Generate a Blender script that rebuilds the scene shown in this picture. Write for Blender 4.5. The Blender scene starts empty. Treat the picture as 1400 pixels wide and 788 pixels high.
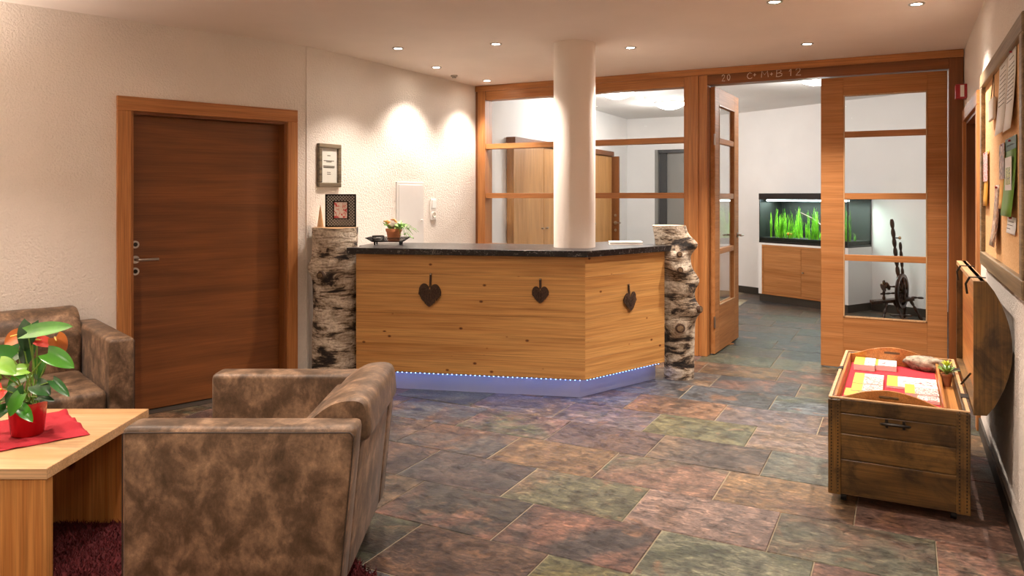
import bpy, bmesh, math, random
from mathutils import Vector, Matrix, noise
R = math.radians
random.seed(7)
scene = bpy.context.scene
col = scene.collection

# ------------------------------------------------------------------ camera
F, EYE, HY = 1033.0, 1.44, 268.0          # focal length in px of a 1400 px frame, eye height, horizon row
A = math.atan(535 / F); SA, CA = math.sin(A), math.cos(A)
cd = bpy.data.cameras.new('camera'); cam = bpy.data.objects.new('camera', cd); col.objects.link(cam)
cd.sensor_fit = 'HORIZONTAL'; cd.sensor_width = 36; cd.lens = 36 * F / 1400
cd.shift_y = -(394 - HY) / 1400; cd.clip_start = .05; cd.clip_end = 60
cam.location = (0, 0, EYE); cam.rotation_euler = (R(90), 0, A)
scene.camera = cam
# ------------------------------------------------------------------ light and exposure
w = bpy.data.worlds.new('world'); scene.world = w; w.use_nodes = True
w.node_tree.nodes['Background'].inputs[0].default_value = (1, .9, .8, 1)
w.node_tree.nodes['Background'].inputs[1].default_value = .02
vs = scene.view_settings
vs.view_transform = 'Standard'; vs.look = 'None'; vs.gamma = 1; vs.use_curve_mapping = False
vs.exposure = 1.95
SPOT_W, SPOT_COL = 36.0, (1, .87, .76)
DOME_W, DOME_COL = 8.0, (1, .96, .92)
FILL_UP_W = 50.0
LED_COL = (.10, .28, 1.0)
CEIL, CEIL2 = 2.58, 2.68

def cw(L, D):            # camera-relative (right, forward) metres -> world x, y
    return (-SA * D + CA * L, CA * D + SA * L)
def ray(px):
    t = (px - 700) / F
    return (-SA + CA * t, CA + SA * t)
def at_z(px, py, z=0.0):  # point of a horizontal plane
    D = (EYE - z) * F / (py - HY)
    x, y = cw((px - 700) / F * D, D)
    return Vector((x, y, z))
def on_y(px, Y):
    r = ray(px); k = Y / r[1]
    return r[0] * k, k
def on_x(px, X):
    r = ray(px); k = X / r[0]
    return r[1] * k, k
def z_at(py, D): return EYE - (py - HY) * D / F

# ------------------------------------------------------------------ mesh builder
class MB:
    def __init__(s, M=None): s.v = []; s.f = []; s.M = M
    def add(s, vs_, fs, M=None):
        o = len(s.v); T = M or s.M
        for v in vs_:
            v = Vector(v); s.v.append(T @ v if T else v)
        s.f += [tuple(i + o for i in f) for f in fs]; return s
    def box(s, x0, y0, z0, x1, y1, z1, M=None):
        if x0 > x1: x0, x1 = x1, x0
        if y0 > y1: y0, y1 = y1, y0
        if z0 > z1: z0, z1 = z1, z0
        return s.add([(x0,y0,z0),(x1,y0,z0),(x1,y1,z0),(x0,y1,z0),(x0,y0,z1),(x1,y0,z1),(x1,y1,z1),(x0,y1,z1)],
                     [(3,2,1,0),(4,5,6,7),(0,1,5,4),(1,2,6,5),(2,3,7,6),(3,0,4,7)], M)
    def rbox(s, x0, y0, z0, x1, y1, z1, r=.01, seg=2, M=None):
        bm = bmesh.new(); bmesh.ops.create_cube(bm, size=1)
        for v in bm.verts:
            v.co = Vector(((x0+x1)/2 + v.co.x*abs(x1-x0), (y0+y1)/2 + v.co.y*abs(y1-y0), (z0+z1)/2 + v.co.z*abs(z1-z0)))
        r = min(r, .49*min(abs(x1-x0), abs(y1-y0), abs(z1-z0)))
        bmesh.ops.bevel(bm, geom=bm.edges[:], offset=r, segments=seg, profile=.5, affect='EDGES')
        return s.bm(bm, M)
    def bm(s, bm, M=None):
        bm.verts.ensure_lookup_table()
        for i, v in enumerate(bm.verts): v.index = i
        s.add([v.co.copy() for v in bm.verts], [[v.index for v in f.verts] for f in bm.faces], M); bm.free(); return s
    def prism(s, poly, z0, z1, M=None, inset=0):
        n = len(poly)
        ar = sum(poly[i][0]*poly[(i+1)%n][1]-poly[(i+1)%n][0]*poly[i][1] for i in range(n))
        if ar < 0: poly = poly[::-1]
        vs_ = [(x, y, z0) for x, y in poly] + [(x, y, z1) for x, y in poly]
        fs = [tuple(range(n))[::-1], tuple(range(n, 2*n))] + [(i, (i+1)%n, n+(i+1)%n, n+i) for i in range(n)]
        return s.add(vs_, fs, M)
    def cyl(s, p0, p1, r0, r1=None, n=12, cap=True, M=None):
        r1 = r0 if r1 is None else r1
        p0, p1 = Vector(p0), Vector(p1); d = (p1-p0).normalized()
        a = d.orthogonal().normalized(); b = d.cross(a)
        vs_ = []
        for p, r in ((p0, r0), (p1, r1)):
            for i in range(n):
                t = 2*math.pi*i/n; vs_.append(p + (a*math.cos(t)+b*math.sin(t))*r)
        fs = [(i, (i+1)%n, n+(i+1)%n, n+i) for i in range(n)]
        if cap: fs += [tuple(range(n))[::-1], tuple(range(n, 2*n))]
        return s.add(vs_, fs, M)
    def lathe(s, prof, n=24, M=None, c=(0,0,0)):
        m = len(prof); vs_ = []
        for r, z in prof:
            for i in range(n):
                t = 2*math.pi*i/n; vs_.append((c[0]+r*math.cos(t), c[1]+r*math.sin(t), c[2]+z))
        fs = [(j*n+i, j*n+(i+1)%n, (j+1)*n+(i+1)%n, (j+1)*n+i) for j in range(m-1) for i in range(n)]
        if prof[0][0] > 1e-5: fs.append(tuple(range(n))[::-1])
        if prof[-1][0] > 1e-5: fs.append(tuple(range((m-1)*n, m*n)))
        return s.add(vs_, fs, M)
    def tube(s, pts, r, n=8, closed=False, M=None):
        pts = [Vector(p) for p in pts]; m = len(pts); vs_ = []; a = None
        rr = r if isinstance(r, (list, tuple)) else [r]*m
        for j, p in enumerate(pts):
            q = pts[(j+1)%m] if (closed or j < m-1) else p
            o = pts[j-1] if (closed or j > 0) else p
            d = (q-o).normalized()
            a = d.orthogonal().normalized() if a is None else (a - d*a.dot(d)).normalized()
            b = d.cross(a)
            for i in range(n):
                t = 2*math.pi*i/n; vs_.append(p + (a*math.cos(t)+b*math.sin(t))*rr[j])
        fs = [((j%m)*n+i, (j%m)*n+(i+1)%n, ((j+1)%m)*n+(i+1)%n, ((j+1)%m)*n+i) for j in range(m if closed else m-1) for i in range(n)]
        if not closed: fs += [tuple(range(n))[::-1], tuple(range((m-1)*n, m*n))]
        return s.add(vs_, fs, M)
    def mesh(s, name, mat, smooth=None):
        me = bpy.data.meshes.new(name); me.from_pydata([tuple(v) for v in s.v], [], s.f); me.validate(); me.update()
        if mat: me.materials.append(mat)
        if smooth:
            me.polygons.foreach_set('use_smooth', [True]*len(me.polygons)); me.set_sharp_from_angle(angle=R(smooth))
        return me
    def build(s, name, mat, parent=None, smooth=None, loc=None):
        o = bpy.data.objects.new(name, s.mesh(name, mat, smooth)); col.objects.link(o)
        if parent: o.parent = parent
        if loc: o.location = loc
        return o

def tag(o, label=None, cat=None, group=None, kind=None):
    if label: o['label'] = label
    if cat: o['category'] = cat
    if group: o['group'] = group
    if kind: o['kind'] = kind
    return o
def thing(name, loc, rz, label, cat, group=None, kind=None):
    o = bpy.data.objects.new(name, None); col.objects.link(o); o.empty_display_size = .1
    o.location = loc if len(loc) == 3 else (loc[0], loc[1], 0); o.rotation_euler = (0, 0, rz)
    return tag(o, label, cat, group, kind)
def copy_tree(o, parent=None):
    c = o.copy(); col.objects.link(c)
    if parent: c.parent = parent
    for ch in list(o.children): copy_tree(ch, c)
    return c

# ------------------------------------------------------------------ materials
def lin(h):
    h = h.lstrip('#'); o = []
    for i in (0, 2, 4):
        c = int(h[i:i+2], 16)/255; o.append(c/12.92 if c <= .04045 else ((c+.055)/1.055)**2.4)
    return (*o, 1)
class NT:
    def __init__(s, name):
        s.m = bpy.data.materials.new(name); s.m.use_nodes = True; s.t = s.m.node_tree; s.n = s.t.nodes; s.l = s.t.links
        s.b = s.n['Principled BSDF']; s.out = s.n['Material Output']
    def node(s, ty, **kw):
        n = s.n.new(ty)
        for k, v in kw.items():
            if k.startswith('i_'): n.inputs[k[2:].replace('_', ' ')].default_value = v
            else: setattr(n, k, v)
        return n
    def link(s, a, b): s.l.new(a, b)
    def coords(s, scale=(1,1,1), rnd=True, rot=(0,0,0)):
        tc = s.node('ShaderNodeTexCoord'); src = tc.outputs['Object']
        if rnd:
            oi = s.node('ShaderNodeObjectInfo'); m = s.node('ShaderNodeMath', operation='MULTIPLY'); m.inputs[1].default_value = 37.3
            s.link(oi.outputs['Random'], m.inputs[0])
            ad = s.node('ShaderNodeVectorMath', operation='ADD'); s.link(src, ad.inputs[0]); s.link(m.outputs[0], ad.inputs[1]); src = ad.outputs[0]
        mp = s.node('ShaderNodeMapping'); mp.inputs['Scale'].default_value = scale; mp.inputs['Rotation'].default_value = rot; s.link(src, mp.inputs[0])
        return mp.outputs[0]
    def noise(s, vec, scale=5, detail=4, rough=.5, dist=0):
        n = s.node('ShaderNodeTexNoise'); n.inputs['Scale'].default_value = scale; n.inputs['Detail'].default_value = detail
        n.inputs['Roughness'].default_value = rough; n.inputs['Distortion'].default_value = dist
        s.link(vec, n.inputs['Vector']); return n.outputs['Fac']
    def ramp(s, fac, stops, interp='LINEAR'):
        r = s.node('ShaderNodeValToRGB'); r.color_ramp.interpolation = interp; e = r.color_ramp.elements
        while len(e) < len(stops): e.new(.5)
        for i, (p, c) in enumerate(stops):
            e[i].position = p; e[i].color = c if not isinstance(c, str) else lin(c)
        s.link(fac, r.inputs[0]); return r.outputs[0]
    def mix(s, fac, a, b, blend='MIX'):
        m = s.node('ShaderNodeMix', data_type='RGBA', blend_type=blend)
        for k, v in ((0, fac), (6, a), (7, b)):
            if hasattr(v, 'links'): s.link(v, m.inputs[k])
            elif k == 0: m.inputs[0].default_value = v
            else: m.inputs[k].default_value = v if not isinstance(v, str) else lin(v)
        return m.outputs[2]
    def bump(s, h, strength=.3, dist=.01):
        b = s.node('ShaderNodeBump'); b.inputs['Strength'].default_value = strength; b.inputs['Distance'].default_value = dist
        s.link(h, b.inputs['Height']); s.link(b.outputs[0], s.b.inputs['Normal'])
    def col(s, c):
        if hasattr(c, 'links'): s.link(c, s.b.inputs['Base Color'])
        else: s.b.inputs['Base Color'].default_value = c if not isinstance(c, str) else lin(c)
    def set(s, **kw):
        for k, v in kw.items(): s.b.inputs[k.replace('_', ' ')].default_value = v
        return s.m
BW = (0,0,0,1), (1,1,1,1)

def plain(name, c, rough=.5, metal=0, var=.08, sc=20, bump=0):
    t = NT(name); v = t.coords((1,1,1)); n = t.noise(v, sc, 3)
    c = lin(c); d = tuple(x*(1-var*2) for x in c[:3]) + (1,)
    t.col(t.ramp(n, [(.3, d), (.7, c)]))
    if bump: t.bump(t.noise(v, sc*4, 3), bump, .004)
    return t.set(Roughness=rough, Metallic=metal)
def plaster(name, c, strength=.5, sc=70):
    t = NT(name); v = t.coords((1,1,1), rnd=False)
    n1 = t.noise(v, sc, 4, .6); n2 = t.noise(v, 2.5, 3)
    c = lin(c); t.col(t.ramp(n2, [(.3, tuple(x*.95 for x in c[:3])+(1,)), (.7, c)]))
    t.bump(n1, strength, .012); return t.set(Roughness=.9)
def wood(name, light, dark, axis='X', rough=.38, stretch=14, contrast=(.32, .68), knots=0, fine=.35, bump=.08, spec=.5, blotch=0):
    t = NT(name); t.b.inputs['Specular IOR Level'].default_value = spec; ax = 'XYZ'.index(axis)
    sc = [stretch]*3; sc[ax] = .7
    v = t.coords(tuple(sc)); n1 = t.noise(v, 1.0, 5, .55, .8)
    s2 = [160]*3; s2[ax] = 3
    v2 = t.coords(tuple(s2)); n2 = t.noise(v2, 1.0, 3)
    c = t.ramp(n1, [(contrast[0], dark), (contrast[1], light)])
    g = t.ramp(n2, [(.3, (1-fine,)*3+(1,)), (.62, (1,1,1,1))])
    c = t.mix(1.0, c, g, 'MULTIPLY')
    if blotch:
        vb = t.coords((1,1,1)); nb_ = t.noise(vb, 6, 6, .65, .6); c = t.mix(blotch, c, t.ramp(nb_, [(.38, (.30,.26,.2,1)), (.52, (1,1,1,1)), (.66, (1.25,1.15,.9,1))]), 'MULTIPLY')
    if knots:
        s3 = [5.2]*3; s3[ax] = 3.4
        v3 = t.coords(tuple(s3)); vo = t.node('ShaderNodeTexVoronoi'); vo.inputs['Scale'].default_value = knots; t.link(v3, vo.inputs['Vector'])
        k = t.ramp(vo.outputs['Distance'], [(.03, (.16,.08,.04,1)), (.07, (.5,.36,.25,1)), (.10, (1,1,1,1))])
        c = t.mix(1.0, c, k, 'MULTIPLY')
    t.col(c); t.bump(n2, bump, .003)
    return t.set(Roughness=rough)
def emit(name, c, s):
    t = NT(name); e = t.node('ShaderNodeEmission'); e.inputs[0].default_value = c if not isinstance(c, str) else lin(c); e.inputs[1].default_value = s
    t.link(e.outputs[0], t.out.inputs[0]); return t.m
def glass(name, tint=(.97,.985,.98,1), ior=1.45):
    t = NT(name); tr = t.node('ShaderNodeBsdfTransparent'); tr.inputs[0].default_value = tint
    gl = t.node('ShaderNodeBsdfGlossy'); gl.inputs['Roughness'].default_value = .01
    lw = t.node('ShaderNodeLayerWeight'); lw.inputs['Blend'].default_value = .5
    pw_ = t.node('ShaderNodeMath', operation='POWER'); pw_.inputs[1].default_value = 5; t.link(lw.outputs['Facing'], pw_.inputs[0])
    fr = t.node('ShaderNodeMath', operation='MULTIPLY_ADD'); fr.inputs[1].default_value = .9; fr.inputs[2].default_value = ((ior-1)/(ior+1))**2*.6; t.link(pw_.outputs[0], fr.inputs[0])
    mx = t.node('ShaderNodeMixShader'); t.link(fr.outputs[0], mx.inputs[0]); t.link(tr.outputs[0], mx.inputs[1]); t.link(gl.outputs[0], mx.inputs[2])
    t.link(mx.outputs[0], t.out.inputs[0]); return t.m
def slate():
    t = NT('slate'); oi = t.node('ShaderNodeObjectInfo'); v = t.coords((1,1,1))
    n1 = t.noise(v, 2.6, 6, .6, .7); n2 = t.noise(v, 11, 6, .65, .5); n3 = t.noise(v, 60, 4, .6); n4 = t.noise(v, 4.5, 5, .6, 1.0)
    vein = t.ramp(oi.outputs['Random'], [(0, '#5c4434'), (.2, '#6e5840'), (.4, '#3f3f3e'), (.6, '#6e4a3a'), (.8, '#4c503e')], 'CONSTANT')
    c = t.mix(t.ramp(n1, [(.46, BW[0]), (.62, BW[1])]), oi.outputs['Color'], vein)
    dk = t.ramp(n2, [(.36, (.45,.43,.43,1)), (.5, (.92,.92,.92,1)), (.64, (1.35,1.28,1.18,1))])
    c = t.mix(1.0, c, dk, 'MULTIPLY')
    rust = t.mix(.75, c, '#7a5230'); c = t.mix(t.ramp(n4, [(.60, BW[0]), (.70, BW[1])]), c, rust)
    sp = t.ramp(n3, [(.35, (.72,.72,.72,1)), (.65, (1.12,1.12,1.12,1))]); c = t.mix(1.0, c, sp, 'MULTIPLY')
    vs2 = t.coords((1, 2.2, 1)); n5 = t.noise(vs2, 15, 8, .72, 1.2); c = t.mix(1.0, c, t.ramp(n5, [(.38, (.42,.40,.40,1)), (.46, (.86,.86,.86,1)), (.54, (1.08,1.06,1.02,1)), (.64, (1.9,1.8,1.65,1))]), 'MULTIPLY')
    hs_ = t.node('ShaderNodeHueSaturation'); hs_.inputs['Saturation'].default_value = .85; t.link(c, hs_.inputs['Color']); c = hs_.outputs[0]
    t.col(c)
    ad = t.node('ShaderNodeMath', operation='ADD'); m3 = t.node('ShaderNodeMath', operation='MULTIPLY'); m3.inputs[1].default_value = .35
    t.link(n3, m3.inputs[0]); t.link(n5, ad.inputs[0]); t.link(m3.outputs[0], ad.inputs[1]); t.bump(ad.outputs[0], .6, .012)
    t.b.inputs['Specular IOR Level'].default_value = .35
    rr = t.ramp(n2, [(.3, (.30,)*3+(1,)), (.7, (.5,)*3+(1,))]); t.link(rr, t.b.inputs['Roughness'])
    return t.m
def bark(seedrot=0):
    t = NT('birch_bark'); v = t.coords((3.2, 3.2, 9.5), rnd=True); n1 = t.noise(v, 1.3, 7, .62, .8)
    v2 = t.coords((10, 10, 90)); n2 = t.noise(v2, 1.0, 4, .6); v3 = t.coords((1,1,1)); n3 = t.noise(v3, 55, 5, .7)
    c = t.ramp(n1, [(.38, '#1c1511'), (.43, '#4e3e31'), (.47, '#a8967f'), (.60, '#e2d6c3')])
    c = t.mix(1.0, c, t.ramp(n2, [(.36, (.28,.22,.18,1)), (.46, (1,1,1,1))]), 'MULTIPLY')
    c = t.mix(1.0, c, t.ramp(n3, [(.3, (.5,.44,.38,1)), (.55, (1,1,1,1))]), 'MULTIPLY')
    t.col(c)
    ad = t.node('ShaderNodeMath', operation='ADD'); t.link(n1, ad.inputs[0]); t.link(n3, ad.inputs[1]); t.bump(ad.outputs[0], .8, .02)
    return t.set(Roughness=.75)
def leather():
    t = NT('suede_leather'); v = t.coords((1,1,.8)); n1 = t.noise(v, 11, 7, .62, .4); v2 = t.coords((1,1,.8)); n2 = t.noise(v2, 70, 6, .7, .2); n3 = t.noise(v, 300, 2)
    c = t.ramp(n1, [(.34, '#44311f'), (.47, '#604a37'), (.58, '#80654e'), (.72, '#a08368')])
    c = t.mix(1.0, c, t.ramp(n2, [(.3, (.70,.68,.66,1)), (.5, (1,1,1,1)), (.72, (1.45,1.42,1.38,1))]), 'MULTIPLY')
    t.col(c); t.bump(n3, .15, .002)
    t.b.inputs['Sheen Weight'].default_value = .06; t.b.inputs['Sheen Roughness'].default_value = .4
    return t.set(Roughness=.48)
def granite():
    t = NT('black_granite'); v = t.coords((1,1,1)); n = t.noise(v, 34, 6, .7, 1.2); n2 = t.noise(v, 9, 4, .6, 1.5)
    c = t.ramp(n, [(.48, '#121114'), (.57, '#2a282b'), (.66, '#a39c94')]); c = t.mix(1.0, c, t.ramp(n2, [(.3, (.6,.6,.6,1)), (.7, (1.1,1.1,1.1,1))]), 'MULTIPLY')
    t.col(c); t.bump(n, .12, .002); return t.set(Roughness=.28)
def picture(name, cs, sc=40):
    t = NT(name); v = t.coords((1,1,1)); n = t.noise(v, sc, 3, .6)
    k = len(cs); t.col(t.ramp(n, [(.3+.4*i/(k-1), c) for i, c in enumerate(cs)], 'CONSTANT')); return t.set(Roughness=.35)
def brushed():
    t = NT('brushed_steel'); v = t.coords((2, 2, 220)); n = t.noise(v, 1, 3); t.col('#c2c2c8'); t.bump(n, .35, .002)
    return t.set(Roughness=.3, Metallic=.55)
def cork():
    t = NT('cork'); v = t.coords((1,1,1)); n = t.noise(v, 150, 4, .7); t.col(t.ramp(n, [(.3, '#c58e56'), (.5, '#dfae76'), (.75, '#ecc795')])); t.bump(n, .2, .003); return t.set(Roughness=.9)

M = {}
M['plaster'] = plaster('rough_plaster', '#efe6dc', .8, 75)
M['plaster_far'] = plaster('smooth_plaster', '#eceae8', .08, 90)
M['ceiling'] = plaster('ceiling_paint', '#efe2d8', .05, 90)
M['column'] = plaster('column_paint', '#f1e6dc', .12, 60)
M['grout'] = plain('grout', '#93866f', .9, sc=60)
M['slate'] = slate()
M['base_dark'] = plain('slate_skirting', '#3c362f', .5, sc=12)
for ax in 'XYZ':
    M['orange'+ax] = wood('varnished_larch_'+ax, '#c98a50', '#ac6c38', ax, rough=.45)
    M['door'+ax] = wood('door_veneer_'+ax, '#c58a55', '#a86c3a', ax, rough=.55, stretch=18, contrast=(.25,.75), fine=.28, spec=.25)
    M['brown'+ax] = wood('dark_brown_veneer_'+ax, '#8f5529', '#6f3f1c', ax, stretch=9, fine=.25)
    M['pale'+ax] = wood('pale_pine_'+ax, '#dcb588', '#c89a68', ax, stretch=10)
    M['chest'+ax] = wood('aged_chest_wood_'+ax, '#86632f', '#493216', ax, rough=.42, stretch=7, fine=.42, bump=.2, blotch=.9)
M['larch'] = wood('knotty_larch_board', '#cf9c5c', '#ad763e', 'X', rough=.45, stretch=26, contrast=(.3,.62), knots=1.7, fine=.32)
M['leg_wood'] = wood('pine_leg_board', '#d0924f', '#a8652c', 'Z', rough=.45, stretch=16, contrast=(.3,.62), knots=.7)
M['pine'] = wood('amber_pine', '#d09a60', '#b57e45', 'Z', stretch=10)
M['chest_in'] = wood('chest_inner_pine', '#cf8f4c', '#a9652c', 'Y', stretch=9)
M['bark'] = bark(); M['leather'] = leather(); M['granite'] = granite(); M['steel'] = brushed(); M['cork'] = cork()
M['knot'] = plain('weathered_knot', '#8a6f50', .8, var=.3, sc=60)
M['stitch'] = plain('dark_seam', '#3a2c22', .7)
M['glass'] = glass('window_glass', (.96,.97,.97,1), 1.4); M['tankglass'] = glass('tank_glass', (.93,.97,.95,1), 1.2)
M['chrome'] = plain('satin_metal', '#b9b2aa', .28, 1.0, .03)
M['blackmetal'] = plain('black_metal', '#211d1a', .5, .6)
M['rusty'] = plain('rusty_iron', '#3a322b', .55, .7, .25, 60)
M['black'] = plain('black_plastic', '#15161a', .4)
M['white'] = plain('white_lacquer', '#f2efec', .4, var=.01)
M['hatch'] = plain('hatch_paint', '#dcd8d4', .45, var=.01)
M['paper'] = plain('white_paper', '#f3f0ec', .7, var=.01)
M['cream'] = plain('cream_paper', '#ece6dc', .7, var=.02)
M['ink'] = plain('printed_ink', '#6c6459', .7)
M['chalk'] = plain('chalk', '#f6eadb', .95, var=.08, sc=180)
M['redpot'] = plain('red_glaze', '#c01a24', .16, var=.05)
M['redcloth'] = plain('red_linen', '#b51f2e', .85, var=.06, sc=200, bump=.2)
M['red'] = plain('red_plastic', '#b01f2c', .4)
M['terracotta'] = plain('terracotta', '#c98157', .8, var=.1)
M['soil'] = plain('potting_soil', '#2a1d14', .95, var=.3, sc=80, bump=.5)
M['rug'] = plain('dark_red_pile', '#62171c', .95, var=.25, sc=30)
M['twig'] = plain('dark_twigs', '#5d4230', .85, var=.42, sc=120, bump=.5)
M['ribbon'] = plain('brown_ribbon', '#3b2415', .7)
M['bronze'] = wood('antique_bronze_moulding', '#8b7a60', '#4a3e2e', 'X', rough=.35, stretch=40)
M['boardframe'] = wood('greyed_oak', '#a58c68', '#6d5a40', 'Y', stretch=18, rough=.5)
M['stone'] = plain('pale_stone', '#bdae98', .9, var=.38, sc=45, bump=1.0)
M['darkwood'] = wood('dark_turned_wood', '#4a2c1a', '#22130b', 'Z', rough=.3, stretch=20)
M['greydoor'] = plain('grey_door_paint', '#8b8a86', .5, var=.02)
M['darkgrey'] = plain('dark_grey_frame', '#3e4144', .5, var=.03)
M['yellow'] = plain('yellow_print', '#f0c34c', .4, var=.02)
M['pic1'] = picture('town_photo_print', ['#e9eef4', '#c9403a', '#efe9e2', '#38404a', '#cfd8e6'], 60)
M['pic2'] = picture('meadow_photo_print', ['#5f7a36', '#d7dd8a', '#3e4a3a', '#e8e6d0'], 45)
M['pic3'] = picture('red_white_print', ['#d9525a', '#f2e8e4', '#e4a8a4', '#f6f2f0'], 35)
M['pic4'] = picture('autumn_photo_print', ['#4a4038', '#a7775a', '#d6c2ae', '#36404c'], 40)
M['green'] = plain('green_print', '#6c9a34', .5, var=.05)
M['greendark'] = plain('dark_green_print', '#2f5a34', .5)
M['orangeprint'] = plain('orange_print', '#e2a43a', .5, var=.04)
def leafmat(name, a, b):
    t = NT(name); v = t.coords((1,1,1)); t.col(t.ramp(t.noise(v, 9, 3), [(.35, a), (.65, b)])); return t.set(Roughness=.28)
M['leaf'] = leafmat('anthurium_leaf', '#2c6b18', '#4d9426'); M['leafdark'] = leafmat('anthurium_dark_leaf', '#173f1c', '#2d6a2a')
M['leaflime'] = leafmat('anthurium_young_leaf', '#6da52c', '#93c244'); M['spathe'] = leafmat('red_spathe', '#d5372f', '#ee6a58'); M['spatheold'] = leafmat('faded_spathe', '#a3522a', '#c9743a')
M['stem'] = leafmat('green_stem', '#6b9a3a', '#93b85c')
M['ivy'] = leafmat('ivy_leaf', '#5d9440', '#a8cf7c'); M['succulent'] = leafmat('succulent_leaf', '#4d7f3c', '#93bb5c'); M['suctip'] = leafmat('succulent_flower', '#b7cf3a', '#d8de56')
M['waterplant'] = leafmat('water_plant', '#4f9a1c', '#94d136'); M['tankback'] = plain('tank_backdrop', '#0b110b', .6, var=.3, sc=6); M['gravel'] = plain('dark_gravel', '#1e1b14', .9, var=.4, sc=120, bump=.8)
M['fish'] = plain('orange_fish', '#e88a2c', .4)
M['lampface'] = emit('spot_lamp_face', (1, .9, .76, 1), 28)
M['domeface'] = emit('dome_lamp_glass', (1, .97, .93, 1), 9)
M['led'] = emit('blue_led', (.16, .38, 1, 1), 5)
M['tanklamp'] = emit('tank_light_tube', (.75, .95, 1, 1), 8)
M['flame'] = emit('tealight_flame', (1, .75, .4, 1), 6)

def struct(name, mb, mat, parent=None, label=None, smooth=None):
    o = mb.build(name, mat, parent, smooth)
    if not parent: o['kind'] = 'structure'
    if label: o['label'] = label
    return o

# ================================================================== THE ROOM
P0 = Vector((-4.03, 4.405)); P1 = Vector((-3.953, 6.836))
YP, XR = 6.836, .42
AT = math.atan2(-math.cos(R(19.67)), -math.sin(R(19.67)))      # wall with the door: local x runs from the corner towards the viewer, local y into the room
va = Vector((math.cos(AT), math.sin(AT)))
def onA(px):
    r = Vector(ray(px)); den = va.x*r.y - va.y*r.x
    return -(P0.x*r.y - P0.y*r.x)/den
def matA(z=0): return Matrix.Translation((P0.x, P0.y, z)) @ Matrix.Rotation(AT, 4, 'Z')
MA = matA()
dA0, dA1, dTop = .178, 1.262, 1.992                                # clear opening of the door in that wall
mb = MB(MA)
mb.box(-.0, -.25, 0, dA0, 0, CEIL); mb.box(dA0, -.25, dTop, dA1, 0, CEIL); mb.box(dA1, -.25, 0, 8.6, 0, CEIL)
mb.box(dA0, -.27, 0, dA1, -.24, dTop)
struct('wall_left_front', mb, M['plaster'], label='rough white plaster wall around the brown door')
bd = (P1-P0); bl = bd.length; bdn = bd.normalized(); ABt = math.atan2(bd.y, bd.x)   # local x along wall, +y = outside (left)
MBm = Matrix.Translation((P0.x, P0.y, 0)) @ Matrix.Rotation(ABt, 4, 'Z')
struct('wall_left_rear', MB(MBm).box(-.02, 0, 0, bl+.1, .2, CEIL), M['plaster'], label='rough white plaster wall behind the reception counter')
# right wall with a doorway near the glazed partition
ry0, ry1, rtop = 5.50, 6.62, 2.0
mb = MB(); mb.box(XR, -4, 0, XR+.25, ry0, CEIL); mb.box(XR, ry0, rtop, XR+.25, ry1, CEIL); mb.box(XR, ry1, 0, XR+.25, 7.0, CEIL)
mb.box(XR+.24, ry0, 0, XR+.27, ry1, rtop)
struct('wall_right', mb, M['plaster'], label='rough white plaster wall with the pinboard')
struct('wall_front', MB().box(-8, -4.2, 0, 1, -4, CEIL), M['plaster'])
struct('ceiling', MB().box(-8, -4.2, CEIL, 1, 6.97, CEIL+.25), M['ceiling'], label='warm white ceiling with recessed spotlights')
# partition: low wall below the glazing
struct('wall_back', MB().box(-3.98, YP+.0, 0, -1.77, YP+.14, .86), M['plaster'], label='low white wall below the glazed partition')
# rooms behind the partition
W1d = Vector((.86, -.508)).normalized(); W1o = Vector((-.35, 10.53))
struct('ceiling_far', MB().box(-4.3, 6.95, CEIL2, 2.2, 12.2, CEIL2+.2).box(-4.3, 6.86, CEIL, 2.2, 6.96, CEIL2+.2), M['plaster_far'])
struct('wall_far_left', MB().box(-4.2, 6.9, 0, -3.957, 11.9, CEIL2), M['plaster_far'])
g0, g1, gz = -3.50, -2.55, 2.17
mb = MB(); mb.box(-4.1, 11.68, 0, g0, 11.9, CEIL2); mb.box(g0, 11.68, gz, g1, 11.9, CEIL2); mb.box(g1, 11.68, 0, -2.2, 11.9, CEIL2); mb.box(g0, 11.84, 0, g1, 11.9, gz)
struct('wall_far_back', mb, M['plaster_far'])
Wm = Matrix.Translation((W1o.x, W1o.y, 0)) @ Matrix.Rotation(math.atan2(W1d.y, W1d.x), 4, 'Z')
struct('wall_far_angled', MB(Wm).box(-2.25, 0, 0, 2.6, .2, CEIL2), M['plaster_far'])
struct('wall_far_right', MB().box(1.55, 6.9, 0, 1.75, 10.5, CEIL2).box(.42, 6.97, 0, 1.6, 7.05, CEIL2), M['plaster_far'])

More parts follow.
